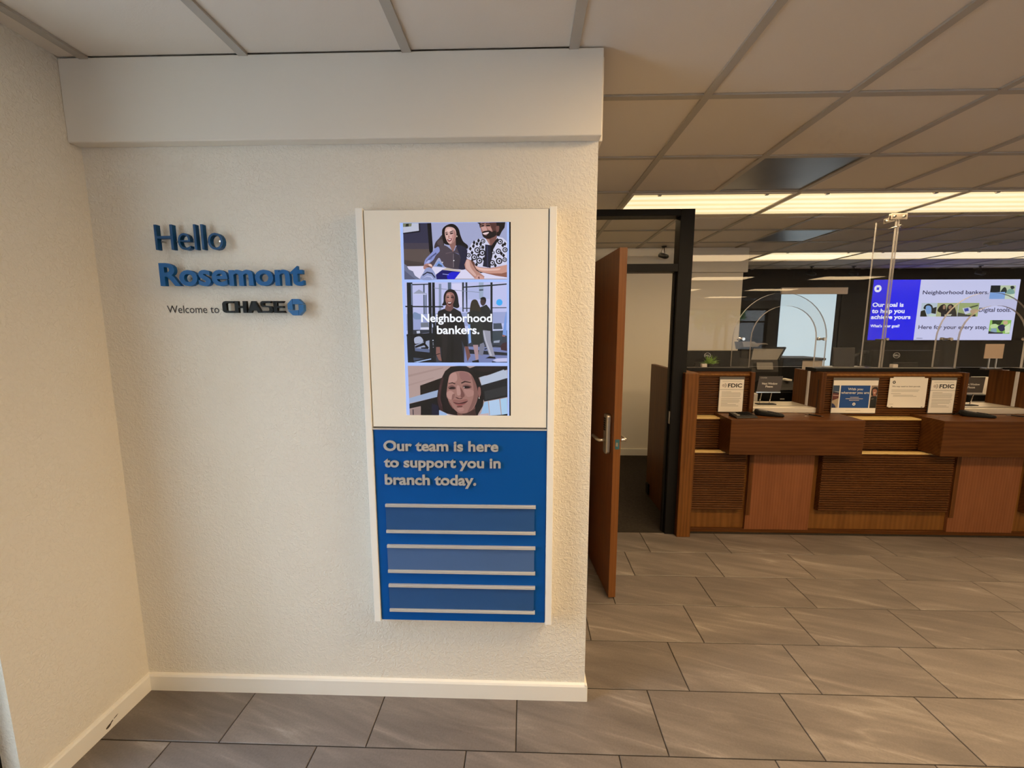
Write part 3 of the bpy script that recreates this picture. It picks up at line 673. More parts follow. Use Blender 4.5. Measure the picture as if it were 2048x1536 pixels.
# the pictures running on the screen
def zoomer(ox, oy, s): return lambda pts: [(ox + x / s, oy + y / s) for x, y in pts]
Hs = homography([(799.6, 444.4), (1021.7, 443.2), (1021.7, 831.4), (811.9, 831.0)], [(X0, Z1), (X1, Z1), (X1, Z0), (X0, Z0)])
def draw(z, L): return [(c[0], z(c[1]), len(c) > 2 and bool(c[2])) for c in L]
zt_ = zoomer(790, 430, 7.316)
TOP = [((158, 163, 200), [(115, 112), (1640, 102), (1640, 936), (135, 937)]),
 ((48, 48, 72), [(115, 112), (530, 108), (548, 420), (122, 420)]), ((66, 60, 74), [(120, 400), (547, 400), (552, 500), (124, 500)]), ((88, 76, 74), [(124, 490), (552, 490), (558, 740), (130, 740)]),
 ((70, 60, 60), [(128, 650), (420, 690), (520, 742), (130, 742)]), ((10, 10, 18), [(470, 110), (528, 108), (556, 480), (545, 600), (500, 520)]),
 ((16, 16, 30), [(115, 112), (365, 110), (368, 240), (116, 270)]), ((186, 190, 208), [(115, 112), (345, 112), (350, 222), (118, 252)]), ((120, 124, 96), [(115, 112), (245, 112), (238, 158), (115, 166)]), ((40, 42, 34), [(160, 120), (200, 118), (200, 160), (150, 164)]),
 ((214, 210, 236), [(130, 745), (430, 738), (740, 765), (1030, 795), (1640, 890), (1640, 936), (135, 937)]), ((160, 150, 160), [(135, 925), (1640, 925), (1640, 936), (135, 937)]),
 ((58, 48, 54), [(700, 290), (720, 500), (640, 460), (575, 480), (590, 400), (640, 340)], 1), ((80, 68, 74), [(690, 350), (700, 430), (630, 430), (620, 380)], 1),
 ((16, 11, 16), [(820, 122), (885, 140), (935, 200), (960, 290), (1000, 380), (1068, 440), (1045, 490), (900, 440), (770, 430), (715, 400), (690, 290), (695, 200), (745, 148)], 1),
 ((74, 64, 74), [(640, 450), (740, 440), (860, 520), (905, 450), (1040, 480), (1060, 620), (1030, 782), (760, 765), (690, 690), (640, 620), (560, 740), (500, 770), (430, 740), (445, 655), (540, 540)], 1),
 ((30, 31, 58), [(900, 440), (1045, 480), (1058, 640), (1030, 782), (930, 772), (960, 620)], 1), ((56, 50, 62), [(860, 540), (930, 560), (960, 640), (930, 772), (850, 768)]),
 ((134, 144, 202), [(625, 455), (655, 520), (600, 580), (560, 650), (500, 700), (430, 742), (440, 650), (530, 550)], 1), ((78, 84, 130), [(600, 540), (610, 560), (500, 640), (490, 625)]), ((92, 98, 150), [(520, 600), (545, 620), (470, 680), (455, 665)]), ((170, 178, 226), [(480, 655), (520, 650), (500, 690), (450, 705)]),
 ((120, 150, 214), [(575, 740), (640, 660), (700, 720), (720, 758)]), ((62, 78, 100), [(610, 740), (640, 700), (690, 735), (690, 752)]),
 ((140, 100, 94), [(785, 400), (890, 350), (890, 440), (850, 540), (815, 470)]), ((96, 84, 92), [(740, 550), (830, 530), (835, 540), (745, 565)]), ((108, 112, 148), [(868, 540), (930, 558), (938, 572), (930, 572)]), ((120, 110, 118), [(852, 560), (860, 560), (862, 760), (852, 760)]),
 ((206, 166, 160), [(745, 182), (800, 166), (868, 188), (897, 250), (890, 330), (862, 388), (812, 414), (772, 392), (742, 325), (729, 250)], 1), ((168, 122, 116), [(862, 210), (892, 260), (888, 330), (862, 388), (826, 408), (846, 350), (856, 280)], 1), ((226, 190, 186), [(760, 205), (812, 190), (830, 225), (770, 240)], 1), ((216, 176, 168), [(756, 290), (790, 300), (790, 340), (760, 335)], 1), ((190, 140, 134), [(836, 290), (866, 285), (858, 330), (836, 335)], 1),
 ((60, 34, 38), [(744, 270), (768, 262), (774, 278), (752, 286)], 1), ((56, 30, 34), [(806, 258), (850, 250), (846, 268), (812, 274)], 1), ((34, 20, 24), [(736, 252), (770, 238), (772, 246), (740, 262)]), ((34, 20, 24), [(800, 242), (846, 220), (860, 228), (804, 252)]),
 ((168, 118, 114), [(786, 290), (802, 318), (782, 328), (778, 318)], 1), ((128, 52, 60), [(768, 348), (832, 334), (826, 366), (796, 382), (776, 372)], 1), ((240, 228, 232), [(778, 351), (824, 342), (814, 358), (786, 362)]), ((236, 220, 200), [(905, 290), (914, 300), (910, 318), (900, 310)]),
 ((232, 230, 236), circle(862, 660, 9, 8)), ((214, 214, 230), circle(696, 686, 9, 8)),
 ((170, 122, 116), [(432, 715), (520, 706), (550, 752), (505, 792), (420, 782)], 1), ((226, 196, 186), [(490, 712), (530, 716), (540, 748), (500, 735)], 1), ((96, 62, 58), [(430, 735), (500, 740), (540, 775), (520, 780), (480, 752)], 1),
 ((142, 152, 196), [(420, 830), (450, 775), (510, 760), (555, 800), (592, 870), (600, 937), (375, 937)], 1), ((36, 42, 66), [(400, 868), (470, 822), (545, 838), (592, 905), (580, 915), (535, 858), (470, 842), (406, 886)]), ((176, 184, 224), [(400, 920), (470, 878), (540, 890), (560, 932), (545, 935), (520, 905), (470, 895)]),
 ((108, 113, 140), [(130, 705), (165, 728), (200, 790), (262, 818), (290, 880), (372, 936), (135, 937)], 0), ((86, 90, 116), [(132, 800), (190, 850), (300, 935), (135, 937)]),
 ((190, 176, 160), [(690, 792), (760, 768), (962, 806), (957, 824)]), ((8, 8, 96), [(598, 866), (692, 796), (960, 826), (872, 935), (610, 935)]), ((14, 18, 206), [(782, 852), (830, 826), (955, 828), (870, 935), (768, 932), (758, 885)], 0), ((150, 160, 220), [(696, 852), (790, 864), (790, 874), (696, 862)]),
 ((22, 16, 20), [(1205, 106), (1616, 101), (1605, 180), (1565, 235), (1530, 305), (1485, 300), (1470, 180), (1270, 160), (1245, 185), (1235, 130)]),
 ((118, 78, 72), [(1325, 330), (1490, 280), (1495, 400), (1425, 448), (1340, 420)]), ((166, 122, 112), [(1330, 345), (1380, 352), (1400, 440), (1345, 422)]),
 ((150, 106, 98), [(1255, 108), (1480, 106), (1500, 185), (1488, 290), (1420, 335), (1350, 340), (1292, 312), (1266, 240), (1252, 180)]), ((196, 152, 146), [(1266, 175), (1330, 165), (1350, 230), (1300, 240)], 1), ((80, 50, 48), [(1385, 108), (1480, 108), (1500, 185), (1488, 290), (1410, 330), (1430, 230)]), ((184, 138, 130), [(1345, 170), (1390, 165), (1420, 215), (1390, 225)], 1),
 ((26, 17, 20), [(1275, 262), (1300, 232), (1385, 222), (1420, 242), (1470, 225), (1482, 290), (1402, 337), (1335, 337), (1292, 312)], 1), ((222, 198, 202), [(1286, 262), (1372, 244), (1360, 270), (1312, 282)], 1), ((150, 100, 98), [(1305, 285), (1350, 278), (1340, 295)]), ((30, 20, 24), [(1258, 150), (1300, 138), (1302, 160), (1266, 166)], 1), ((36, 24, 26), [(1336, 140), (1394, 138), (1388, 158), (1345, 160)], 1), ((20, 14, 18), [(1250, 125), (1310, 112), (1312, 122), (1255, 138)]), ((20, 14, 18), [(1330, 118), (1400, 116), (1400, 126), (1332, 128)]),
 ((112, 74, 70), [(1480, 168), (1526, 158), (1520, 232), (1490, 238)], 1),
 ((206, 206, 232), [(1130, 400), (1230, 345), (1330, 340), (1400, 452), (1440, 452), (1500, 310), (1580, 330), (1640, 385), (1640, 722), (1500, 745), (1380, 768), (1190, 745), (1160, 680), (1050, 628), (1062, 520)]),
 ((26, 26, 46), [(1322, 425), (1438, 442), (1400, 770), (1285, 745), (1318, 560)]), ((46, 48, 78), [(1340, 440), (1362, 440), (1365, 760), (1350, 765)]), ((12, 12, 18), [(1400, 460), (1500, 330), (1520, 350), (1440, 500), (1420, 640)])]
for cx_, cy_, r_ in ((1206, 508, 44), (1278, 548, 48), (1160, 612, 44), (1236, 662, 46), (1078, 582, 32), (1290, 378, 34), (1516, 526, 40), (1424, 694, 42), (1526, 668, 48), (1612, 505, 38), (1608, 650, 34), (1540, 385, 40), (1262, 462, 26), (1440, 545, 24)):
    TOP += [((14, 14, 20), circle(cx_, cy_, r_, 12)), ((205, 205, 230), circle(cx_, cy_, r_ * 0.62, 10)), ((14, 14, 20), circle(cx_ + r_ * .1, cy_, r_ * 0.32, 8))]
for cx_, cy_ in ((1130, 548), (1202, 418), (1222, 585), (1472, 606), (1560, 562), (1105, 490), (1150, 452), (1160, 400), (1255, 420), (1130, 665), (1225, 372), (1470, 735), (1590, 590), (1580, 440), (1610, 420), (1300, 640), (1290, 470), (1195, 720)):
    TOP.append(((14, 14, 20), [(cx_ - 22, cy_ + 4), (cx_ - 2, cy_ - 34), (cx_ + 22, cy_ - 6), (cx_ + 4, cy_ + 32)]))
TOP += [((176, 130, 118), [(1050, 640), (1100, 650), (1165, 690), (1180, 745), (1235, 835), (1312, 895), (1300, 928), (1180, 934), (1110, 862), (1035, 790), (1018, 720)], 0), ((206, 166, 158), [(1045, 660), (1090, 665), (1110, 760), (1190, 870), (1170, 890), (1090, 820), (1040, 760)], 1), ((96, 60, 52), [(1110, 655), (1165, 690), (1175, 735), (1215, 815), (1190, 800), (1140, 720)], 1),
 ((196, 146, 132), [(1162, 730), (1230, 758), (1390, 772), (1500, 755), (1640, 722), (1640, 905), (1480, 880), (1262, 832), (1195, 790)], 0), ((222, 182, 172), [(1180, 740), (1240, 768), (1400, 785), (1540, 775), (1500, 805), (1300, 810), (1210, 780)], 1), ((140, 90, 76), [(1250, 828), (1400, 850), (1560, 850), (1640, 830), (1640, 908), (1480, 884)], 0), ((34, 22, 22), [(1170, 770), (1240, 822), (1300, 838), (1255, 845), (1190, 800)]),
 ((200, 152, 144), [(1170, 925), (1215, 870), (1275, 890), (1315, 925), (1290, 934), (1180, 934)], 0), ((120, 78, 74), [(1215, 905), (1235, 890), (1245, 925), (1225, 930)])]
zm_ = zoomer(800, 560, 8.904)
MID = [((186, 190, 232), [(78, 36), (1905, 28), (1910, 1466), (132, 1470)]), ((150, 160, 205), [(110, 600), (1908, 560), (1909, 760), (112, 900)]),
 ((46, 52, 66), [(112, 960), (1908, 890), (1910, 1466), (132, 1470)]), ((208, 206, 238), [(920, 60), (1100, 50), (1110, 480), (1000, 480)]), ((170, 178, 220), [(1210, 140), (1600, 110), (1600, 330), (1210, 340)]), ((150, 165, 192), [(1405, 35), (1490, 35), (1480, 340), (1412, 340)]), ((60, 70, 84), [(1410, 160), (1485, 155), (1485, 180), (1412, 185)]), ((130, 142, 170), [(690, 60), (735, 60), (735, 560), (690, 560)]),
 ((18, 26, 32), [(115, 36), (216, 36), (240, 1468), (140, 1470)]), ((110, 122, 150), [(190, 60), (214, 60), (216, 440), (196, 440)]), ((18, 24, 30), [(500, 36), (556, 36), (572, 1468), (522, 1468)]), ((18, 24, 30), [(570, 36), (616, 36), (640, 1468), (572, 1468)]), ((70, 84, 102), [(410, 60), (436, 60), (440, 600), (416, 600)]), ((70, 84, 102), [(450, 230), (470, 230), (470, 600), (452, 600)]), ((84, 100, 122), [(850, 36), (912, 34), (910, 170), (852, 170)]), ((34, 44, 54), [(1106, 34), (1140, 34), (1132, 560), (1112, 560)]), ((40, 50, 62), [(1166, 34), (1200, 34), (1200, 560), (1182, 560)]), ((20, 28, 34), [(1612, 34), (1650, 34), (1650, 1110), (1612, 1110)]),
 ((18, 26, 32), [(85, 455), (770, 458), (770, 482), (92, 478)]), ((30, 40, 48), [(215, 64), (500, 58), (500, 76), (215, 86)]), ((28, 38, 46), [(1130, 112), (1620, 76), (1902, 54), (1902, 76), (1620, 102), (1130, 132)]), ((28, 38, 46), [(1130, 490), (1250, 490), (1250, 506), (1130, 506)]), ((28, 38, 46), [(1650, 480), (1898, 478), (1898, 492), (1650, 494)]), ((120, 132, 156), [(600, 128), (780, 150), (1420, 210), (1420, 218), (780, 160), (600, 138)]),
 ((148, 154, 176), [(335, 160), (455, 235), (225, 240)]), ((196, 200, 232), [(225, 236), (465, 238), (465, 256), (225, 252)]), ((120, 140, 178), [(240, 570), (340, 600), (420, 680), (250, 690)], 1), ((110, 116, 130), [(365, 760), (500, 750), (510, 835), (370, 835)]), ((214, 216, 236), [(360, 845), (510, 835), (510, 880), (360, 875)]),
 ((20, 24, 30), [(200, 985), (570, 950), (575, 1468), (212, 1470)]), ((16, 18, 22), [(110, 975), (560, 935), (560, 958), (110, 996)]), ((46, 52, 64), [(225, 885), (520, 880), (520, 935), (225, 965)]), ((186, 192, 214), [(290, 905), (350, 898), (355, 945), (295, 950)]),
 ((166, 174, 200), [(252, 1030), (345, 1000), (400, 1050), (400, 1100), (300, 1130), (256, 1120)], 1), ((150, 160, 190), [(258, 1160), (380, 1110), (520, 1070), (524, 1290), (262, 1255)]), ((16, 18, 24), [(260, 1180), (420, 1110), (440, 1010), (470, 1020), (450, 1130), (510, 1200), (480, 1240), (430, 1160), (270, 1210)]), ((16, 18, 24), [(370, 1200), (500, 1190), (500, 1220), (375, 1230)]), ((92, 104, 140), [(262, 1210), (524, 1230), (524, 1290), (262, 1262)]), ((164, 188, 230), [(240, 1460), (550, 1396), (552, 1412), (310, 1466)]), ((60, 72, 96), [(230, 1380), (430, 1400), (240, 1440)]),
 ((210, 220, 240), circle(585, 1072, 11, 8)), ((180, 190, 210), circle(586, 1120, 8, 8)), ((180, 190, 210), circle(588, 1150, 8, 8)), ((170, 180, 200), circle(590, 1195, 7, 8)), ((190, 200, 226), [(572, 780), (586, 780), (588, 840), (574, 840)]),
 ((112, 122, 170), [(1150, 1180), (1912, 1200), (1912, 1466), (1140, 1466)]), ((26, 30, 40), [(1220, 1230), (1912, 1290), (1912, 1340), (1220, 1310)]), ((60, 70, 86), [(1662, 766), (1806, 762), (1828, 868), (1662, 870)]), ((188, 196, 224), [(1660, 870), (1830, 868), (1830, 890), (1660, 890)]), ((48, 60, 70), [(1652, 900), (1830, 912), (1820, 1084), (1652, 1090)]), ((26, 30, 38), [(1500, 1220), (1690, 1150), (1800, 1170), (1800, 1185), (1690, 1170), (1510, 1240)]), ((150, 158, 180), [(1670, 1080), (1780, 1065), (1770, 1110), (1668, 1115)]),
 ((58, 166, 238), circle(1772, 392, 56, 16, 1.05)), ((58, 166, 238), [(1705, 418), (1740, 390), (1745, 425)]),
 ((116, 150, 216), [(1896, 540), (1862, 700), (1828, 965), (1902, 990)]), ((150, 100, 96), [(1820, 970), (1880, 980), (1870, 1005), (1825, 1000)]), ((56, 28, 36), [(1790, 1170), (1830, 1120), (1905, 1100), (1908, 1260), (1800, 1240)]), ((192, 192, 228), [(1650, 1425), (1730, 1392), (1910, 1385), (1910, 1450), (1720, 1455)], 0), ((26, 26, 36), [(1640, 1440), (1720, 1460), (1910, 1455), (1910, 1466), (1640, 1466)]),
 ((60, 46, 48), [(1440, 340), (1500, 320), (1532, 350), (1520, 420), (1470, 452), (1436, 410)], 1), ((16, 14, 18), [(1436, 318), (1480, 295), (1525, 310), (1536, 360), (1520, 400), (1500, 345), (1440, 340)], 1), ((28, 29, 30), [(1430, 480), (1540, 430), (1606, 510), (1640, 680), (1622, 902), (1468, 892), (1450, 700)], 0),
 ((146, 146, 162), [(1466, 885), (1612, 902), (1618, 1080), (1692, 1345), (1600, 1372), (1500, 1060)], 0), ((116, 118, 138), [(1488, 1110), (1510, 1160), (1476, 1344), (1396, 1322), (1430, 1120)], 0), ((180, 180, 196), [(1480, 900), (1500, 900), (1540, 1080), (1640, 1340), (1610, 1350), (1510, 1050)]), ((8, 8, 12), [(1520, 1390), (1600, 1354), (1700, 1368), (1702, 1396)], 0),
 ((50, 42, 32), [(1295, 350), (1365, 348), (1408, 430), (1440, 520), (1420, 640), (1255, 610), (1258, 430)], 1), ((34, 37, 34), [(1196, 580), (1300, 530), (1440, 560), (1478, 800), (1482, 1110), (1392, 1152), (1298, 1150), (1258, 1000), (1240, 800), (1190, 740)], 0), ((164, 134, 140), [(1300, 1150), (1390, 1150), (1398, 1400), (1350, 1432), (1328, 1300)], 0), ((10, 10, 16), [(1280, 1440), (1400, 1414), (1408, 1464), (1292, 1464)]), ((134, 166, 226), [(1210, 800), (1250, 780), (1268, 1110), (1222, 1130)]),
 ((16, 14, 16), [(900, 155), (985, 190), (1030, 280), (1046, 400), (1056, 470), (1010, 496), (940, 470), (860, 440), (750, 446), (775, 380), (780, 270), (820, 190)], 1),
 ((108, 74, 72), [(822, 430), (940, 410), (960, 540), (880, 580), (795, 520)], 0), ((152, 106, 98), [(830, 232), (895, 208), (955, 238), (976, 320), (948, 415), (892, 466), (842, 432), (808, 345)], 1), ((180, 134, 122), [(835, 255), (890, 235), (905, 330), (850, 350)], 1), ((112, 74, 70), [(930, 250), (974, 320), (950, 410), (905, 460), (935, 350)], 1), ((30, 18, 20), [(832, 300), (870, 292), (872, 310), (836, 314)], 1), ((30, 18, 20), [(908, 296), (958, 300), (955, 316), (912, 314)], 1), ((28, 18, 20), [(830, 278), (875, 270), (876, 278), (832, 288)]), ((28, 18, 20), [(905, 272), (962, 280), (960, 290), (906, 282)]), ((70, 22, 28), [(842, 392), (924, 388), (904, 438), (866, 436)], 1), ((232, 224, 228), [(850, 394), (916, 391), (904, 408), (862, 410)]), ((176, 128, 118), [(872, 320), (892, 320), (900, 362), (868, 364)], 1),
 ((20, 19, 21), [(790, 505), (840, 545), (900, 555), (960, 490), (1080, 560), (1130, 700), (1190, 1000), (1205, 1180), (1150, 1192), (1095, 1060), (1110, 1200), (1145, 1466), (740, 1468), (730, 1200), (640, 1190), (622, 1000), (640, 700), (680, 550)], 0), ((32, 29, 30), [(700, 600), (830, 620), (850, 1000), (820, 1400), (760, 1400), (740, 1000)], 1), ((10, 9, 11), [(900, 980), (960, 960), (950, 1466), (910, 1466)]),
 ((128, 88, 82), [(642, 1190), (708, 1190), (720, 1330), (742, 1440), (690, 1428), (640, 1320)], 0), ((16, 14, 16), [(640, 1320), (715, 1300), (716, 1312), (642, 1334)]), ((112, 72, 66), [(1150, 1176), (1215, 1180), (1256, 1350), (1200, 1450), (1182, 1335)], 0)]
zb_ = zoomer(800, 722, 8.904)
BOT = [((172, 148, 144), [(130, 86), (1915, 86), (1915, 980), (165, 974)]), ((160, 136, 132), [(140, 250), (760, 110), (770, 130), (140, 290)]), ((164, 140, 136), [(142, 420), (600, 290), (600, 310), (142, 450)]),
 ((14, 10, 12), [(1240, 126), (1350, 88), (1914, 88), (1912, 150), (1420, 290), (1380, 300)]), ((30, 18, 18), [(1300, 140), (1600, 100), (1850, 100), (1500, 200)]), ((176, 186, 206), [(1418, 290), (1530, 255), (1520, 270), (1850, 148), (1860, 165), (1905, 160), (1912, 300), (1450, 432)]), ((22, 22, 26), [(1450, 432), (1912, 300), (1914, 640), (1500, 722), (1440, 560)]), ((40, 42, 44), [(1500, 540), (1900, 440), (1900, 600), (1520, 700)]),
 ((152, 186, 222), [(1500, 732), (1566, 716), (1592, 974), (1400, 974), (1440, 930)]), ((172, 198, 228), [(1580, 714), (1768, 680), (1800, 960), (1602, 972)]), ((164, 198, 228), [(1786, 676), (1908, 652), (1914, 942), (1812, 960)]), ((190, 170, 172), [(1420, 950), (1575, 930), (1580, 974), (1400, 974)]), ((20, 20, 24), [(1602, 974), (1812, 958), (1914, 940), (1914, 978)]),
 ((22, 15, 14), [(352, 440), (760, 292), (690, 520), (356, 610)]), ((150, 166, 198), [(153, 668), (675, 518), (662, 642), (157, 762)]), ((14, 13, 18), [(158, 770), (665, 640), (700, 880), (692, 974), (362, 974), (362, 810), (160, 856)]), ((150, 128, 124), [(160, 866), (356, 820), (360, 974), (165, 974)]), ((40, 34, 50), [(216, 870), (232, 868), (236, 974), (220, 974)]), ((150, 176, 216), [(690, 880), (830, 940), (830, 974), (690, 974)]), ((16, 18, 44), [(560, 760), (680, 800), (688, 972), (560, 972)]),
 ((18, 11, 13), [(1050, 85), (1175, 88), (1300, 150), (1395, 280), (1450, 430), (1492, 650), (1478, 800), (1400, 930), (1380, 976), (1010, 976), (830, 940), (690, 870), (650, 680), (680, 480), (740, 300), (800, 180), (900, 100)], 0), ((54, 30, 34), [(745, 300), (770, 330), (735, 500), (720, 690), (760, 880), (700, 850), (662, 690), (690, 480)], 1), ((76, 46, 50), [(715, 420), (728, 430), (700, 600), (690, 590)]), ((70, 42, 44), [(680, 650), (700, 640), (750, 800), (735, 820)]),
 ((104, 70, 64), [(1020, 900), (1180, 935), (1330, 780), (1350, 976), (1005, 976)], 0), ((60, 38, 34), [(1100, 940), (1250, 900), (1340, 850), (1345, 976), (1120, 976)], 0),
 ((152, 110, 102), [(895, 232), (1000, 186), (1130, 180), (1250, 222), (1330, 350), (1372, 480), (1392, 600), (1352, 760), (1282, 868), (1180, 930), (1062, 935), (980, 880), (895, 780), (828, 640), (835, 490), (858, 330)], 1),
 ((176, 134, 126), [(890, 250), (990, 205), (1010, 350), (870, 390)], 1), ((140, 98, 96), [(1060, 200), (1200, 215), (1270, 330), (1100, 340)], 1), ((176, 134, 125), [(826, 570), (890, 530), (962, 575), (952, 645), (900, 690), (842, 645)], 1), ((166, 123, 115), [(1140, 500), (1290, 520), (1320, 600), (1210, 640), (1160, 580)], 1), ((124, 86, 80), [(1262, 250), (1335, 360), (1385, 530), (1385, 640), (1340, 765), (1272, 866), (1200, 915), (1270, 760), (1312, 600), (1300, 400)], 1), ((132, 92, 86), [(930, 600), (975, 590), (960, 660), (920, 700)], 1),
 ((36, 20, 22), [(858, 398), (930, 378), (988, 404), (978, 416), (930, 396), (864, 408)]), ((36, 20, 22), [(1083, 388), (1150, 354), (1262, 376), (1256, 388), (1160, 376), (1096, 402)]), ((110, 74, 72), [(850, 470), (920, 432), (990, 470), (980, 505), (900, 510)], 1), ((110, 74, 72), [(1110, 450), (1170, 418), (1260, 440), (1262, 480), (1170, 500)], 1), ((26, 14, 18), [(862, 496), (910, 464), (978, 474), (972, 492), (912, 498)], 1), ((26, 14, 18), [(1122, 468), (1162, 444), (1244, 458), (1234, 478), (1162, 486)], 1), ((210, 190, 188), [(1128, 470), (1142, 458), (1148, 478), (1138, 480)]),
 ((176, 134, 126), [(1008, 450), (1056, 450), (1076, 590), (1018, 606)], 1), ((112, 72, 68), [(1070, 470), (1110, 520), (1150, 610), (1120, 650), (1080, 640), (1085, 560)], 1), ((78, 44, 44), [(985, 640), (1030, 655), (1060, 668), (1115, 654), (1090, 678), (1040, 678), (1000, 660)], 1), ((140, 92, 86), [(950, 690), (1060, 700), (1180, 680), (1200, 715), (1060, 735), (950, 735)], 1),
 ((136, 76, 74), [(955, 742), (1050, 748), (1185, 722), (1150, 770), (1060, 800), (1000, 785)], 1), ((58, 26, 28), [(942, 736), (1060, 750), (1206, 712), (1150, 752), (1060, 764), (980, 756)], 1), ((96, 56, 52), [(1010, 808), (1110, 800), (1090, 828), (1030, 830)], 1), ((168, 124, 116), [(1020, 838), (1120, 832), (1130, 890), (1050, 900)], 1), ((134, 90, 84), [(1390, 480), (1430, 472), (1438, 590), (1402, 655)], 1), ((220, 210, 200), [(1400, 650), (1414, 645), (1416, 672), (1404, 672)]),
 ((24, 14, 17), [(826, 650), (880, 740), (960, 860), (1012, 940), (1012, 976), (850, 920), (780, 760)], 1), ((120, 76, 70), [(850, 690), (900, 760), (950, 850), (940, 855), (880, 770)]), ((200, 196, 200), [(830, 945), (900, 976), (820, 976)])]
def layer(name, zz, L, y): return picture(name, draw(zz, L), Hs, y, 'ink_screen', sc_)
layer('picture', zt_, TOP, 1.6428); layer('picture', zm_, MID, 1.6428); layer('picture', zb_, BOT, 1.6428)
def spot(px, py):
    q = Hs @ np.array([px, py, 1.0]); return q[0] / q[2], q[1] / q[2]
for s, (xa, ya, xb_, yb_) in (('Neighborhood', (375, 598, 1642, 790)), ('bankers.', (655, 808, 1416, 960))):
    pa = spot(*zm_([(xa, ya)])[0]); pb = spot(*zm_([(xb_, yb_)])[0])
    lettering(s, pa[0], pb[0], pb[1], pa[1], 1.6388, 0.0, 'tv_white', sc_, bold=0.022, split=False, name='caption')

# ------------------------------------------------------------------ lettering on the wall
def word(name, s, box, y, d, m, bold, label):
    t = thing(name, ((box[0] + box[1]) / 2, 1.68, box[2]), label, 'lettering')
    lettering(s, box[0], box[1], box[2], box[3], y, d, m, t, bold=bold); return t
def standoffs(t, xs, z):
    for x in xs: MB().tube([(x, 1.672, z), (x, 1.692, z)], 0.004, 6).build('stud', 'steel', t)
h = word('wall_lettering', 'Hello', (-1.472, -1.196, 1.994, 2.092), 1.656, 0.019, 'letter_blue', -0.011, 'raised blue letters reading Hello in thin strokes')
h2 = word('wall_lettering', 'Rosemont', (-1.469, -0.881, 1.853, 1.944), 1.656, 0.016, 'letter_blue_bright', 0.024, 'raised blue letters reading Rosemont in bold strokes')
standoffs(h, (-1.458, -1.40, -1.33, -1.285, -1.22), 2.03); standoffs(h2, (-1.452, -1.36, -1.30, -1.20, -1.12, -1.02, -0.95, -0.90), 1.885)
word('wall_lettering', 'Welcome to', (-1.481, -1.262, 1.747, 1.778), 1.6885, 0.0, 'vinyl_black', 0.0, 'thin black flat letters reading Welcome to')
ch = thing('wall_lettering', (-1.10, 1.68, 1.745), 'raised black block letters reading CHASE', 'lettering')
LET = {'C': [[(405, 130), (210, 130), (165, 145), (140, 185), (140, 330), (165, 366), (210, 382), (405, 382), (380, 340), (250, 340), (228, 325), (228, 190), (245, 174), (380, 174)]],
 'H': [[(412, 130), (492, 130), (492, 232), (592, 232), (592, 130), (672, 130), (672, 382), (592, 382), (592, 278), (492, 278), (492, 382), (412, 382)]],
 'A': [[(785, 130), (868, 130), (1002, 382), (914, 382), (888, 332), (790, 332), (766, 382), (686, 382)]],
 'S': [[(1225, 130), (1020, 130), (985, 150), (975, 190), (985, 230), (1020, 258), (1150, 266), (1165, 290), (1165, 326), (1150, 340), (995, 340), (1020, 382), (1200, 382), (1237, 362), (1250, 320), (1240, 268), (1205, 238), (1060, 226), (1052, 210), (1052, 190), (1062, 174), (1195, 174)]],
 'E': [[(1262, 130), (1500, 130), (1472, 174), (1342, 174), (1342, 234), (1482, 234), (1482, 276), (1342, 276), (1342, 340), (1490, 340), (1518, 382), (1262, 382)]]}
for k in 'CHASE':
    for pts in LET[k]:
        q = [(-1.227 + (x - 140) * (0.260 / 1380), 1.794 - (y - 130) * (0.047 / 252)) for x, y in pts]
        MB().prism_y(q, 1.662, 1.674).build('letter', 'letter_black', ch)
    MB().tube([(q[0][0] - 0.005, 1.672, q[0][1] - 0.004), (q[0][0] - 0.005, 1.692, q[0][1] - 0.004)], 0.003, 6).build('stud', 'steel', ch)
def emblem_pieces(cx, cz, R, gap=0.03):
    hh = 0.36; base = [(-hh + gap, 1), (0.414, 1), (1, 0.414), (1, hh + gap), (-hh + gap, hh)]; out = []
    for r in range(4):
        ca, sa = math.cos(-r * math.pi / 2), math.sin(-r * math.pi / 2)
        out.append([(cx + R * (x * ca - z * sa), cz + R * (x * sa + z * ca)) for x, z in base])
    return out
em = thing('wall_emblem', (-0.921, 1.68, 1.737), 'raised blue octagon emblem with a square centre after the black letters', 'emblem')
for q in emblem_pieces(-0.921, 1.769, 0.0325): MB().prism_y(q, 1.655, 1.674).build('segment', 'emblem_blue', em)
MB().tube([(-0.921, 1.672, 1.795), (-0.921, 1.692, 1.795)], 0.003, 6).build('stud', 'steel', em)

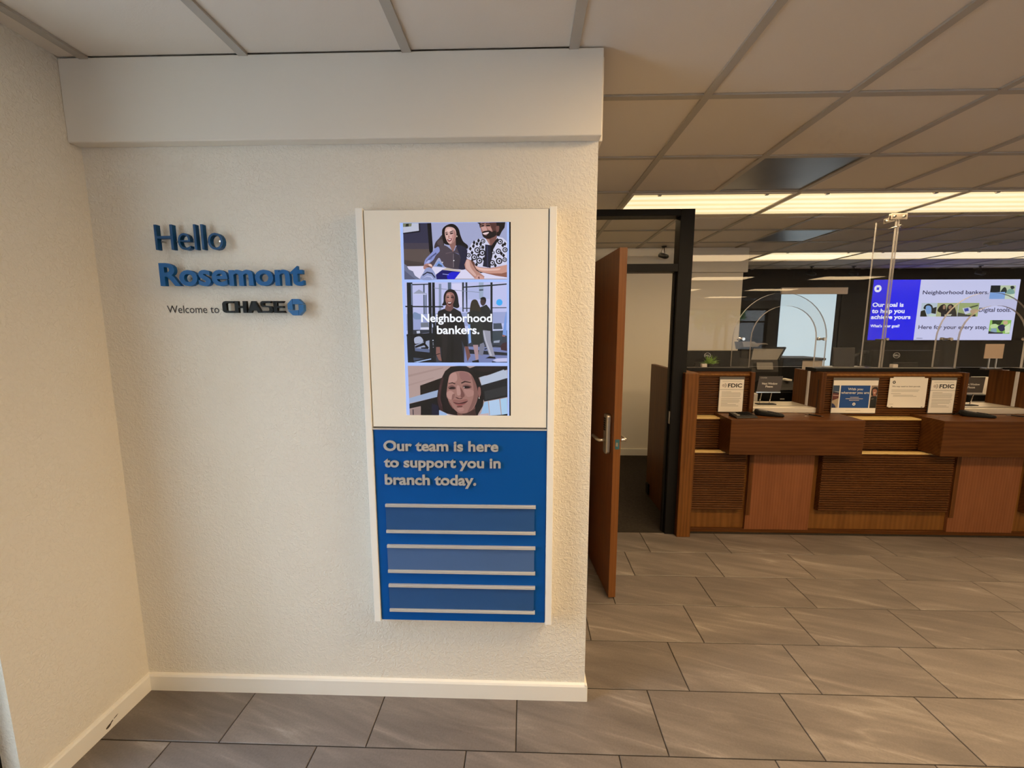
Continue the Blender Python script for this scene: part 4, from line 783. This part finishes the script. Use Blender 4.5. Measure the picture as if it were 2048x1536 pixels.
# ------------------------------------------------------------------ notices on the counter risers
YR = 3.448
def notice(name, x0, x1, z0, z1, label, holder=True, group=None):
    t = thing(name, ((x0 + x1) / 2, YR, z0), label, 'notice', group)
    if holder: MB().box(x0 - 0.004, YR - 0.004, z0 - 0.005, x1 + 0.004, YR - 0.0005, z1 + 0.022).build('holder', 'holder_grey', t)
    MB().box(x0, YR - 0.0052, z0, x1, YR - 0.0042, z1).build('sheet', 'paper', t); return t
def line(t, x0, x1, z, h_, m='ink_grey'):
    MB().box(x0, YR - 0.0056, z - h_ / 2, x1, YR - 0.0053, z + h_ / 2).build('print_line', m, t)
for k, (x0, lab) in enumerate(((1.628, 'white FDIC notice in a grey holder beside the counter end post'), (3.336, 'white FDIC notice in a grey holder at the right end of the middle riser'))):
    t = notice('deposit_notice', x0, x0 + 0.196, 0.996, 1.268, lab, group='FDIC notices')
    lettering('FDIC', x0 + 0.066, x0 + 0.182, 1.201, 1.235, YR - 0.0055, 0.0, 'ink_black', t, bold=0.03, split=False, name='heading')
    MB().prism_y([(x0 + 0.035 + 0.021 * math.cos(a), 1.218 + 0.021 * math.sin(a)) for a in [math.radians(d) for d in range(-70, 71, 20)]] + [(x0 + 0.033 + 0.013 * math.cos(a), 1.218 + 0.016 * math.sin(a)) for a in [math.radians(d) for d in range(70, -71, -20)]], YR - 0.0056, YR - 0.0053).build('seal', 'ink_grey', t)
    MB().prism_y(circle(x0 + 0.030, 1.218, 0.013, 12), YR - 0.0055, YR - 0.00525).build('seal', 'roller_cover', t)
    line(t, x0 + 0.02, x0 + 0.176, 1.252, 0.003); MB().box(x0 - 0.003, YR - 0.0054, 1.182, x0 + 0.199, YR - 0.0050, 1.1845).build('fold', 'holder_grey', t)
    for i, (a, b) in enumerate(((.01, .085), (.01, .16), (.01, .165), (.01, .162), (.01, .16), (.01, .168), (0.01, 0.155), (.01, .16), (.01, .15), (.01, .06), (.01, .13), (.01, .15))):
        line(t, x0 + a + 0.008, x0 + b + 0.012, 1.166 - i * 0.0104 - (0.006 if i > 4 else 0), 0.004)
t = notice('blue_poster', 2.553, 2.911, 0.992, 1.264, 'white and blue poster reading With you wherever you are')
Hp = homography([(0, 0), (358, 0), (358, 272), (0, 272)], [(2.553, 1.264), (2.911, 1.264), (2.911, 0.992), (2.553, 0.992)])
PO = [((20, 70, 140), [(61, 42), (298, 42), (298, 230), (61, 230)]),
 ((50, 72, 100), [(0, 42), (51, 42), (51, 96), (0, 90)]), ((26, 36, 56), [(0, 90), (51, 100), (51, 112), (0, 104)]), ((92, 44, 40), [(0, 104), (51, 112), (51, 150), (0, 170)]), ((180, 150, 140), [(4, 120), (48, 124), (48, 130), (4, 128)]), ((168, 150, 126), [(0, 170), (51, 148), (51, 230), (0, 230)]), ((34, 44, 84), [(0, 190), (18, 198), (30, 214), (36, 230), (0, 230)]),
 ((150, 132, 116), [(306, 42), (358, 42), (358, 230), (306, 230)]), ((22, 18, 18), [(316, 66), (336, 54), (356, 60), (358, 100), (352, 124), (316, 126), (310, 96)], 1), ((156, 104, 84), [(320, 76), (340, 70), (354, 84), (350, 110), (336, 122), (322, 108)], 1), ((230, 220, 214), [(326, 102), (344, 98), (338, 108)]), ((150, 100, 82), [(326, 116), (348, 112), (352, 134), (326, 136)]), ((24, 26, 28), [(308, 140), (322, 130), (352, 130), (358, 136), (358, 230), (308, 230)]), ((120, 110, 100), [(314, 152), (334, 150), (334, 155), (314, 157)])]
picture('poster_art', [(c[0], c[1], len(c) > 2) for c in PO], Hp, YR - 0.0054, 'ink_print', t)
for s, b in (('With you', (2.672, 2.792, 1.176, 1.202)), ('wherever you are', (2.619, 2.845, 1.146, 1.172))):
    lettering(s, b[0], b[1], b[2], b[3], YR - 0.0063, 0.0, 'paper', t, bold=0.01, split=False, name='caption')
for a, b, z in ((2.695, 2.765, 1.124), (2.66, 2.80, 1.111), (2.69, 2.77, 1.098)): MB().box(a, YR - 0.0066, z - 0.0025, b, YR - 0.0063, z + 0.0025).build('print_line', 'roller_cover', t)
for q in emblem_pieces(2.732, 1.066, 0.012): MB().prism_y(q, YR - 0.0066, YR - 0.0063).build('emblem', 'paper', t)
line(t, 2.67, 2.79, 1.012, 0.003)
t = notice('limit_notice', 3.002, 3.305, 1.045, 1.285, 'white notice about limiting parcels between the poster and the FDIC sheet', holder=False)
t['label'] = 'plain white notice with small black text on the middle riser'
for q in emblem_pieces(3.037, 1.250, 0.012): MB().prism_y(q, YR - 0.0056, YR - 0.0053).build('emblem', 'ink_black', t)
lettering('We may need to limit parcels.', 3.024, 3.252, 1.207, 1.222, YR - 0.0055, 0.0, 'ink_black', t, bold=0.01, split=False, name='heading')
for a, b, z in ((3.022, 3.246, 1.186), (3.022, 3.238, 1.175), (3.022, 3.100, 1.156), (3.04, 3.200, 1.143), (3.04, 3.228, 1.133)): line(t, a, b, z, 0.004)
line(t, 3.018, 3.05, 1.068, 0.003)
MB().box(3.012, YR - 0.010, 1.040, 3.295, YR - 0.0042, 1.050).build('clip_strip', 'paper', t)
for a in (3.03, 3.27): MB().box(a, YR - 0.0106, 1.043, a + 0.012, YR - 0.010, 1.048).build('clip', 'ink_black', t)
MB().box(3.03, YR - 0.006, 1.2855, 3.275, YR - 0.001, 1.294).build('tape', 'paper', t)

# ------------------------------------------------------------------ things on the desks
def card_terminal(x, y, rz, label, group):
    t = thing('card_terminal', (x, y, 0.9865), label, 'card terminal', group)
    def o(w, r): return [(w * math.cos(a) * (1 if math.cos(a) > 0 else 1.0), r * math.sin(a)) for a in [i * math.pi / 10 for i in range(20)]]
    L, Wd = 0.105, 0.042
    def ring(sc, z0, tilt):
        pts = []
        for i in range(24):
            a = 2 * math.pi * i / 24; cx, cy = math.cos(a), math.sin(a)
            px = L * sc * math.copysign(abs(cx) ** 0.5, cx); py = Wd * sc * math.copysign(abs(cy) ** 0.6, cy)
            pts.append((x + px, y + py, 0.9865 + z0 + tilt * (-px / L)))
        return pts
    MB().loft([ring(0.92, 0.0, 0.0), ring(1.0, 0.010, 0.004), ring(1.0, 0.024, 0.013), ring(0.93, 0.033, 0.014)]).build('body', 'black_plastic', t, smooth=False, bevel=0.002)
    sl = -0.014 / L
    def top(px, py, dz=0.0335): return (x + px, y + py, 0.9865 + dz + sl * px)
    m = MB(); m.loft([[top(-0.075, -0.028), top(-0.015, -0.028), top(-0.015, 0.028), top(-0.075, 0.028)], [top(-0.075, -0.028, .036), top(-0.015, -0.028, .036), top(-0.015, 0.028, .036), top(-0.075, 0.028, .036)]]); m.build('display', 'grey_plastic', t)
    m = MB()
    for r in range(4):
        for c in range(3):
            a, b = 0.005 + r * 0.017, -0.024 + c * 0.017
            m.loft([[top(a, b), top(a + 0.012, b), top(a + 0.012, b + 0.012), top(a, b + 0.012)], [top(a, b, .036), top(a + 0.012, b, .036), top(a + 0.012, b + 0.012, .036), top(a, b + 0.012, .036)]])
    m.build('keys', 'dark_plastic', t)
    MB().tube([(x - 0.095, y + 0.01, 1.012), (x - 0.115, y - 0.002, 1.005), (x - 0.13, y + 0.0, 0.9915), (x - 0.14, y + 0.018, 0.9915)], 0.004, 6).build('cable', 'black_plastic', t)
    turn(t, rz); return t
card_terminal(1.985, 3.335, -0.45, 'black card terminal beside the keypad on the left desk', 'card terminals on the desks')
card_terminal(3.63, 3.345, -0.45, 'black card terminal on the right desk', 'card terminals on the desks')
kp = thing('keypad', (1.745, 3.275, 0.9865), 'dark grey sloping keypad at the left end of the left desk', 'keypad')
MB().prism_x([(3.22, 0.9866), (3.33, 0.9866), (3.33, 1.018), (3.225, 0.998)], 1.66, 1.835).build('body', 'dark_plastic', kp, bevel=0.003)
m = MB()
for r in range(4):
    for c in range(5):
        yy = 3.262 + r * 0.016; zz = 0.998 + (yy - 3.225) * 0.19
        m.box(1.712 + c * 0.022, yy, zz, 1.728 + c * 0.022, yy + 0.011, zz + 0.007)
m.build('keys', 'black_plastic', kp); MB().box(1.675, 3.245, 1.002, 1.70, 3.31, 1.0135).build('display', 'grey_plastic', kp)
turn(kp, 0.12)
for k, (xa, ya, xb2, yb2, lab) in enumerate(((2.315, 3.375, 2.385, 3.285, 'slim black pen lying at the right end of the left desk'), (3.92, 3.385, 4.01, 3.315, 'slim black pen lying on the right desk'))):
    t = thing('pen', ((xa + xb2) / 2, (ya + yb2) / 2, 0.9865), lab, 'pen', 'pens on the desks')
    d = Vector((xb2 - xa, yb2 - ya, 0)); pt = lambda u, z=0.9925: (xa + d.x * u, ya + d.y * u, z)
    MB().tube([pt(0.1), pt(0.85)], 0.0045, 8).build('barrel', 'black_plastic', t); MB().tube([pt(0.85), pt(1.0)], [0.0045, 0.002], 8).build('tip', 'chrome', t); MB().tube([pt(-0.12), pt(0.1)], 0.0052, 8).build('cap', 'chrome', t)
    MB().tube([pt(-0.12), (xa - 0.03, ya + 0.03, 0.99), (xa - 0.05, ya + 0.05, 0.99)], 0.0015, 5).build('leash', 'chrome', t)
def next_sign(dx, label):
    t = thing('next_window_sign', (2.10 + dx, 3.61, 1.0305), label, 'sign', 'next window signs')
    tilt = 0.10
    def q(x, z, d=0.0): return (x + dx, 3.60 + tilt * (z - 1.13) - d, z)
    MB().loft([[q(2.02, 1.142), q(2.222, 1.142), q(2.245, 1.276), q(2.043, 1.276)], [q(2.02, 1.142, -.005), q(2.222, 1.142, -.005), q(2.245, 1.276, -.005), q(2.043, 1.276, -.005)]]).build('plaque', 'plaque_brown', t)
    MB().loft([[q(2.018, 1.134, .002), q(2.224, 1.134, .002), q(2.224, 1.142, .002), q(2.018, 1.142, .002)], [q(2.018, 1.134, -.008), q(2.224, 1.134, -.008), q(2.224, 1.142, -.008), q(2.018, 1.142, -.008)]]).build('bottom_rail', 'chrome', t)
    for x in (2.065, 2.15): MB().tube([q(x, 1.134), (x - 0.008 + dx, 3.612, 1.037)], 0.004, 8).build('leg', 'chrome', t)
    MB().box(2.035 + dx, 3.585, 1.0305, 2.19 + dx, 3.64, 1.037).build('foot', 'black_plastic', t)
    for s, b in (('Next Window', (2.066, 2.197, 1.205, 1.223)), ('Please', (2.096, 2.158, 1.180, 1.197)), ('CHASE', (2.052, 2.108, 1.259, 1.269))):
        for o in lettering(s, b[0] + dx, b[1] + dx, b[2], b[3], 3.60 + tilt * (b[2] - 1.13) - 0.0012, 0.0, 'ink_grey' if s == 'CHASE' else 'paper', t, bold=0.01, split=False, name='words'):
            o.rotation_euler.x = -math.atan(tilt)
    return t
next_sign(0, 'brown Next Window Please sign on two legs in the left teller opening')
next_sign(1.70, 'brown Next Window Please sign half hidden in the right teller opening')

# ------------------------------------------------------------------ teller equipment behind the screens
def monitor(x0, x1, zt, y, label, lx):
    t = thing('monitor', ((x0 + x1) / 2, y + 0.05, 0.985), label, 'monitor', 'monitors seen from behind')
    MB().box(x0, y, zt - 0.36, x1, y + 0.028, zt).build('housing', 'black_plastic', t, bevel=0.004)
    cx = (x0 + x1) / 2
    MB().box(cx - 0.11, y - 0.012, zt - 0.26, cx + 0.11, y, zt - 0.11).build('rear_cover', 'dark_plastic', t, bevel=0.004)
    MB().box(cx - 0.035, y - 0.045, 1.0, cx + 0.035, y - 0.0125, zt - 0.17).build('stand', 'dark_plastic', t, bevel=0.003)
    MB().box(cx - 0.12, y - 0.11, 0.9855, cx + 0.12, y + 0.08, 1.0).build('foot', 'dark_plastic', t, bevel=0.003)
    m = MB(); R, r = 0.031, 0.027; zc = zt - 0.045
    for i in range(20):
        a, b = 2 * math.pi * i / 20, 2 * math.pi * (i + 1) / 20
        m.prism_y([(lx + R * math.cos(a), zc + .85 * R * math.sin(a)), (lx + R * math.cos(b), zc + .85 * R * math.sin(b)), (lx + r * math.cos(b), zc + .85 * r * math.sin(b)), (lx + r * math.cos(a), zc + .85 * r * math.sin(a))], y - 0.0015, y - 0.0002)
    m.build('badge_ring', 'rail_silver', t)
    lettering('DELL', lx - 0.022, lx + 0.022, zc - 0.008, zc + 0.008, y - 0.0012, 0.001, 'rail_silver', t, bold=0.02, split=False, name='badge')
    return t
monitor(1.40, 2.012, 1.483, 3.90, 'black monitor back behind the left end of the screen', 1.711)
monitor(3.215, 3.815, 1.488, 3.90, 'black monitor back below the lit wall display', 3.431)
t = thing('document_scanner', (2.48, 4.36, 0.9865), 'grey document scanner with a flared tray behind the left arch', 'scanner')
MB().loft([[(2.30, 4.27, 0.9866), (2.60, 4.27, 0.9866), (2.60, 4.55, 0.9866), (2.30, 4.55, 0.9866)], [(2.30, 4.25, 1.25), (2.59, 4.25, 1.25), (2.59, 4.55, 1.25), (2.30, 4.55, 1.25)], [(2.31, 4.29, 1.375), (2.60, 4.29, 1.375), (2.60, 4.55, 1.375), (2.31, 4.55, 1.375)]]).build('body', 'dark_plastic', t, bevel=0.006)
MB().loft([[(2.37, 4.243, 1.275), (2.53, 4.243, 1.275), (2.53, 4.262, 1.345), (2.37, 4.262, 1.345)], [(2.37, 4.25, 1.275), (2.53, 4.25, 1.275), (2.53, 4.28, 1.345), (2.37, 4.28, 1.345)]]).build('display', 'grey_plastic', t)
MB().loft([[(2.34, 4.262, 1.285), (2.50, 4.262, 1.285), (2.50, 4.27, 1.335), (2.34, 4.27, 1.335)], [(2.34, 4.27, 1.285), (2.50, 4.27, 1.285), (2.50, 4.275, 1.335), (2.34, 4.275, 1.335)]]).build('glass', 'black_plastic', t)
tr = MB().loft([[(2.315, 4.29, 1.372), (2.595, 4.29, 1.372), (2.68, 4.33, 1.492), (2.355, 4.33, 1.492)], [(2.315, 4.305, 1.372), (2.595, 4.305, 1.372), (2.68, 4.345, 1.492), (2.355, 4.345, 1.492)]]).build('tray', 'grey_plastic', t)
fm = MB()
for a, b in (((2.315, 4.286, 1.372), (2.355, 4.326, 1.495)), ((2.355, 4.326, 1.495), (2.685, 4.326, 1.495)), ((2.685, 4.326, 1.495), (2.60, 4.286, 1.372))): fm.tube([a, b], 0.009, 4)
fm.build('tray_rim', 'black_plastic', tr)
MB().loft([[(2.28, 4.36, 1.50), (2.42, 4.36, 1.50), (2.45, 4.36, 1.525), (2.53, 4.36, 1.525), (2.50, 4.36, 1.54), (2.41, 4.36, 1.54), (2.38, 4.36, 1.555), (2.26, 4.36, 1.555)], [(2.28, 4.52, 1.47), (2.42, 4.52, 1.47), (2.45, 4.52, 1.50), (2.53, 4.52, 1.50), (2.50, 4.52, 1.52), (2.41, 4.52, 1.52), (2.38, 4.52, 1.55), (2.26, 4.52, 1.55)]]).build('feeder', 'grey_plastic', t)
MB().box(2.33, 4.38, 1.376, 2.58, 4.50, 1.475).build('neck', 'dark_plastic', t)
t = thing('cash_printer', (2.47, 4.05, 0.9865), 'black rounded desktop printer low behind the left teller opening', 'printer')
MB().prism_x([(3.95, 0.9866), (4.22, 0.9866), (4.22, 1.15), (4.15, 1.178), (4.06, 1.178), (3.97, 1.12), (3.93, 1.09)], 2.335, 2.62).build('body', 'black_plastic', t, bevel=0.008)
MB().prism_x([(3.945, 1.100), (3.966, 1.124), (4.05, 1.1788), (4.14, 1.1788), (4.14, 1.190), (4.04, 1.190), (3.95, 1.132), (3.93, 1.108)], 2.40, 2.58).build('lid', 'dark_plastic', t, bevel=0.004)
MB().box(2.52, 3.99, 1.1905, 2.565, 4.10, 1.205).build('paper_slip', 'paper', t)
MB().box(2.43, 3.928, 1.02, 2.47, 3.9305, 1.03).build('badge', 'rail_silver', t)
tag(MB().box(1.98, 4.02, 0.9857, 2.27, 4.24, 1.06).build('paper_stack', 'paper'), 'stack of pale paper behind the left next window sign', 'paper')
t = thing('receipt_printer', (4.19, 3.95, 0.9857), 'dark receipt printer behind the right next window sign', 'printer')
MB().box(4.09, 3.86, 0.9858, 4.29, 4.02, 1.083).build('body', 'black_plastic', t, bevel=0.006); MB().box(4.11, 3.857, 1.012, 4.27, 3.8595, 1.026).build('slot', 'rail_silver', t)
tag(MB().prism_x([(4.10, 0.9858), (4.17, 0.9858), (4.20, 1.215), (4.17, 1.215)], 4.44, 4.58).build('paper_rack', 'paper'), 'white leaning papers behind the right teller opening', 'paper')
# printer cabinet before the lit window
t = thing('office_printer', (3.33, 5.15, 0), 'tall dark cabinet with a beige side in front of the lit window blind', 'printer')
MB().box(3.09, 5.0, 0.0, 3.32, 5.4, 1.345).build('body', 'black_plastic', t, bevel=0.006); MB().box(3.3205, 5.02, 0.0, 3.57, 5.4, 1.315).build('side_unit', 'beige_plastic', t, bevel=0.006); MB().box(3.322, 5.0, 1.3155, 3.59, 5.4, 1.342).build('lid', 'black_plastic', t, bevel=0.004)
# pivoting tablet on the cap
t = thing('tablet_kiosk', (2.94, 3.83, 0.9857), 'black tilted tablet on a jointed arm beside the clear divider', 'tablet')
MB().loft([[(2.80, 3.80, 1.345), (2.985, 3.80, 1.345), (3.03, 3.87, 1.515), (2.835, 3.87, 1.515)], [(2.80, 3.82, 1.345), (2.985, 3.82, 1.345), (3.03, 3.89, 1.515), (2.835, 3.89, 1.515)]]).build('tablet', 'dark_plastic', t, bevel=0.005)
MB().box(2.905, 3.86, 1.516, 2.94, 3.885, 1.53).build('camera_bump', 'black_plastic', t)
MB().tube([(2.96, 3.86, 1.40), (3.05, 3.87, 1.45), (3.11, 3.86, 1.475)], 0.012, 8).build('arm', 'dark_plastic', t)
MB().tube([(3.105, 3.86, 1.464), (3.105, 3.86, 1.486)], 0.034, 14).build('joint', 'dark_plastic', t); MB().tube([(3.09, 3.86, 1.464), (3.07, 3.86, 1.0)], [0.026, 0.018], 10).build('post', 'dark_plastic', t); MB().box(2.99, 3.79, 0.9858, 3.15, 3.93, 1.0).build('foot', 'black_plastic', t, bevel=0.003)
MB().box(2.75, 3.80, 1.325, 3.08, 3.90, 1.345).build('stand_plate', 'rail_silver', t); MB().tube([(2.90, 3.85, 1.0), (2.90, 3.85, 1.325)], 0.014, 10).build('stand_post', 'dark_plastic', t); MB().box(2.84, 3.80, 0.9858, 2.96, 3.90, 1.0).build('stand_foot', 'black_plastic', t)
# plant and cubes on the black caps
t = thing('desk_plant', (1.60, 3.60, 1.3595), 'small green plant on the left counter cap', 'plant')
MB().tube([(1.60, 3.597, 1.3597), (1.60, 3.597, 1.385)], [0.018, 0.022], 12).build('pot', 'dark_plastic', t)
for i in range(70):
    a = random.uniform(0, 6.28); ln = random.uniform(0.05, 0.105); el = random.uniform(0.1, 1.35)
    p0 = Vector((1.60 + 0.012 * math.cos(a), 3.598 + 0.008 * math.sin(a), 1.383)); d = Vector((math.cos(a) * math.cos(el), 0.28 * math.sin(a) * math.cos(el), math.sin(el)))
    p1 = p0 + d * ln * 0.55; p2 = p0 + d * ln + Vector((0, 0, -0.012)); w = Vector((-math.sin(a), math.cos(a), 0.2)).normalized() * 0.006
    m = MB(); m.v = [tuple(p0), tuple(p1 + w), tuple(p2), tuple(p1 - w), tuple(p1 + Vector((0, 0, 0.002)))]; m.f = [[0, 1, 4], [1, 2, 4], [2, 3, 4], [3, 0, 4]]; m.mi = [0] * 4
    m.build('leaf', 'leaf_green', t)
for x, lab in ((1.520, 'small white cube beside the green plant on the counter cap'), (3.108, 'small white cube under the right monitor on the counter cap')):
    t = thing('pen_cube', (x + 0.02, 3.57, 1.3595), lab, 'cube', 'small cubes on the counter caps')
    MB().box(x, 3.553, 1.3597, x + 0.042, 3.59, 1.388).build('body', 'pot_white', t, bevel=0.003); MB().tube([(x + 0.021, 3.571, 1.3882), (x + 0.021, 3.571, 1.391)], 0.012, 10).build('opening', 'dark_plastic', t)
t = thing('card_stand', (4.07, 3.70, 1.3315), 'tan square card on two thin posts at the right teller opening', 'sign')
MB().box(3.995, 3.694, 1.43, 4.148, 3.700, 1.555).build('card', 'tan_card', t)
for x in (4.044, 4.104): MB().tube([(x, 3.70, 1.345), (x, 3.70, 1.47)], 0.006, 8).build('post', 'steel', t)
MB().box(3.995 + 0.003, 3.68, 1.3325, 4.148, 3.72, 1.345).build('foot', 'steel', t)

# ------------------------------------------------------------------ far wall: display, blind and ceiling fittings
tv = thing('wall_display', (7.06, 7.27, 1.50), 'wide lit wall display with blue and pale advert panels', 'display')
MB().box(5.86, 7.262, 1.492, 8.255, 7.299, 2.513).build('bezel', 'black_plastic', tv, bevel=0.004)
pb = MB().box(5.868, 7.2595, 1.50, 6.635, 7.2618, 2.506).build('blue_panel', 'tv_blue', tv); pw = MB().box(6.6355, 7.2595, 1.50, 8.247, 7.2618, 2.506).build('pale_panel', 'tv_pale', tv)
for s, b in (('Our goal is', (5.888, 6.402, 2.035, 2.130)), ('to help you', (5.889, 6.43, 1.93, 2.028)), ('achieve yours', (5.886, 6.54, 1.832, 1.924))): lettering(s, b[0], b[1], b[2], b[3], 7.2588, 0.0, 'tv_white', pb, bold=0.03, split=False, name='words')
lettering("What's your goal?", 5.89, 6.378, 1.70, 1.765, 7.2588, 0.0, 'tv_white', pb, bold=0.03, split=False, name='words')
for q in emblem_pieces(5.947, 2.36, 0.058): MB().prism_y(q, 7.2586, 7.2592).build('emblem', 'tv_white', pb)
for s, b in (('Neighborhood bankers.', (6.69, 7.76, 2.245, 2.328)), ('Digital tools.', (7.645, 8.167, 1.95, 2.042)), ('Here for your every step.', (6.691, 7.829, 1.665, 1.752))): lettering(s, b[0], b[1], b[2], b[3], 7.2588, 0.0, 'tv_navy', pw, bold=0.016, split=False, name='words')
line_ = MB().box(6.68, 7.2588, 1.525, 6.78, 7.2592, 1.532).build('words', 'tv_navy', pw)
def tv_pic(x0, x1, z0, z1, L):
    Hq = homography([(0, 0), (100, 0), (100, 100), (0, 100)], [(x0, z1), (x1, z1), (x1, z0), (x0, z0)])
    picture('advert_picture', [(c[0], c[1], len(c) > 2) for c in L], Hq, 7.2592, 'ink_screen', pw, step=1e-4)
bgp = [(0, 0), (100, 0), (100, 100), (0, 100)]
tv_pic(6.695, 6.948, 1.895, 2.121, [((180, 196, 210), bgp), ((26, 30, 30), [(20, 20), (45, 5), (70, 20), (72, 45), (20, 45)], 1), ((120, 160, 215), [(30, 25), (60, 25), (70, 70), (40, 78)], 1), ((22, 30, 26), [(0, 60), (25, 50), (45, 100), (0, 100)]), ((30, 36, 34), [(68, 40), (100, 28), (100, 80), (70, 75)]), ((190, 214, 200), [(60, 80), (100, 85), (100, 100), (60, 100)])])
tv_pic(6.953, 7.300, 1.895, 2.121, [((170, 176, 130), bgp), ((18, 18, 22), [(5, 60), (15, 20), (35, 10), (45, 40), (40, 75)], 1), ((150, 120, 96), [(28, 20), (38, 18), (40, 42), (30, 45)], 1), ((20, 22, 26), [(50, 20), (65, 8), (80, 25), (88, 60), (50, 70)], 1), ((140, 110, 90), [(55, 22), (68, 20), (66, 42), (56, 42)], 1), ((22, 26, 34), [(20, 60), (90, 50), (100, 100), (25, 100)]), ((196, 200, 180), [(40, 85), (75, 82), (70, 95), (42, 96)])])
tv_pic(7.306, 7.636, 1.895, 2.121, [((160, 176, 120), bgp), ((60, 66, 60), [(0, 70), (40, 80), (60, 100), (0, 100)]), ((206, 210, 230), [(20, 40), (55, 30), (75, 65), (38, 85)]), ((50, 70, 170), [(28, 42), (48, 36), (54, 58), (34, 64)]), ((186, 160, 130), [(60, 55), (90, 45), (95, 70), (70, 78)], 1), ((70, 84, 60), [(50, 30), (95, 12), (96, 22), (60, 38)]), ((26, 28, 30), [(40, 90), (90, 84), (90, 100), (40, 100)])])
tv_pic(7.782, 8.186, 2.186, 2.407, [((186, 200, 170), bgp), ((18, 28, 34), [(0, 0), (38, 0), (40, 55), (0, 50)]), ((30, 44, 40), [(42, 50), (52, 15), (62, 20), (66, 55)], 1), ((120, 160, 150), [(66, 60), (72, 30), (90, 28), (98, 62)], 1), ((34, 46, 44), [(78, 8), (90, 4), (95, 20), (84, 28)], 1), ((130, 170, 230), [(0, 52), (60, 48), (66, 100), (0, 100)]), ((206, 222, 200), [(62, 75), (100, 60), (100, 100), (62, 100)])])
tv_pic(7.853, 8.200, 1.607, 1.835, [((140, 190, 90), bgp), ((26, 56, 34), [(10, 0), (60, 0), (50, 35), (12, 30)]), ((190, 216, 160), [(6, 35), (30, 28), (42, 50), (10, 60)], 1), ((26, 28, 74), [(40, 50), (62, 30), (80, 60), (60, 85)], 1), ((200, 170, 140), [(62, 10), (80, 5), (84, 28), (68, 32)], 1), ((130, 160, 180), [(10, 60), (36, 60), (40, 96), (8, 96)]), ((24, 34, 50), [(0, 80), (30, 90), (70, 90), (66, 100), (0, 100)]), ((210, 226, 190), [(72, 50), (96, 20), (100, 90), (80, 96)])])
w3 = thing('window_3', (4.86, 7.29, 1.0), 'window with a pale glowing roller blind in the black wall', kind='structure')
MB().box(4.362, 7.262, 2.272, 5.462, 7.2998, 2.384).build('blind_box', 'roller_cover', w3, bevel=0.004)
MB().box(4.374, 7.28, 0.86, 5.296, 7.284, 2.272).build('roller_blind', 'shade_glow', w3); MB().tube([(4.37, 7.282, 0.855), (5.30, 7.282, 0.855)], 0.012, 8).build('hem_bar', 'roller_cover', w3)
for a, b in ((5.31, 5.345), (5.385, 5.42)): MB().box(a, 7.275, 0.85, b, 7.2998, 2.27).build('window_frame', 'black_metal', w3)
MB().box(5.345, 7.29, 0.85, 5.385, 7.2995, 2.27).build('pane', 'window_glass', w3)
def ceiling_camera(x, y, zt, label):
    t = thing('ceiling_camera', (x, y, zt), label, 'camera', 'small black ceiling cameras')
    MB().tube([(x, y, 2.6835), (x, y, 2.6755)], [0.032, 0.028], 12).build('mount', 'dark_plastic', t)
    MB().tube([(x - 0.012, y, 2.676), (x - 0.03, y, 2.62), (x - 0.02, y, 2.585)], 0.004, 6).build('cable', 'dark_plastic', t)
    MB().tube([(x, y, 2.676), (x + 0.006, y - 0.005, 2.61), (x, y - 0.01, 2.58)], 0.006, 6).build('stem', 'dark_plastic', t)
    MB().tube([(x - 0.045, y + 0.03, 2.592), (x - 0.04, y + 0.028, 2.59), (x + 0.012, y - 0.03, 2.562), (x + 0.03, y - 0.05, 2.553)], [0.018, 0.03, 0.032, 0.022], 12).build('body', 'black_plastic', t)
    MB().tube([(x + 0.03, y - 0.05, 2.553), (x + 0.034, y - 0.055, 2.551)], 0.017, 12).build('lens', 'dark_plastic', t)
ceiling_camera(1.70, 5.25, 2.55, 'small black ceiling camera seen through the glass above the open door')
ceiling_camera(4.62, 6.95, 2.55, 'small black ceiling camera above the left edge of the lit blind'); ceiling_camera(5.28, 6.95, 2.55, 'small black ceiling camera above the right edge of the lit blind'); ceiling_camera(7.25, 6.95, 2.55, 'small black ceiling camera above the lit wall display')
t = thing('smoke_detector', (5.50, 5.18, 2.66), 'pale round smoke detector on the far ceiling', 'smoke detector')
MB().tube([(5.50, 5.18, 2.6935), (5.50, 5.18, 2.672)], [0.075, 0.07], 20).build('base', 'tee_grey', t); MB().tube([(5.50, 5.18, 2.672), (5.50, 5.18, 2.655)], [0.05, 0.04], 16).build('chamber', 'tee_grey', t)

tag(MB().box(-30, -27, -0.07, 40, -26, 7.5).build('wall_sky_block', 'facade_beige'), 'added beige building front hiding the sky outside the entrance windows', kind='structure')  # added to keep the bright sky out of the glass reflections
# ------------------------------------------------------------------ trees outside the entrance, seen only in reflections
for k, (x, y, hgt) in enumerate(((3.0, -14.0, 5.0), (6.5, -15.5, 5.6), (9.8, -14.5, 4.8))):
    t = thing('street_tree', (x, y, -0.07), 'leafy green street tree outside the entrance windows, %s from the left' % ('first', 'second', 'third')[k], 'tree', 'street trees outside')
    MB().tube([(x, y, -0.07), (x + 0.05, y, hgt * 0.35), (x, y + 0.05, hgt * 0.7)], [0.14, 0.10, 0.05], 8).build('trunk', 'bark', t)
    m = MB()
    for i in range(420):
        u = Vector((random.gauss(0, 1), random.gauss(0, 1), random.gauss(0, 1))).normalized() * random.uniform(0.4, 1.0)
        c = Vector((x + u.x * 1.5, y + u.y * 1.3, hgt * 0.62 + u.z * hgt * 0.34)); a = Vector((random.gauss(0, 1), random.gauss(0, 1), random.gauss(0, 1))).normalized() * 0.17; b = a.orthogonal().normalized() * 0.11
        n = len(m.v); m.v += [tuple(c - a), tuple(c + b), tuple(c + a), tuple(c - b)]; m.face([n, n + 1, n + 2, n + 3])
    o = m.build('foliage', 'tree_green', t); o['kind'] = 'stuff'
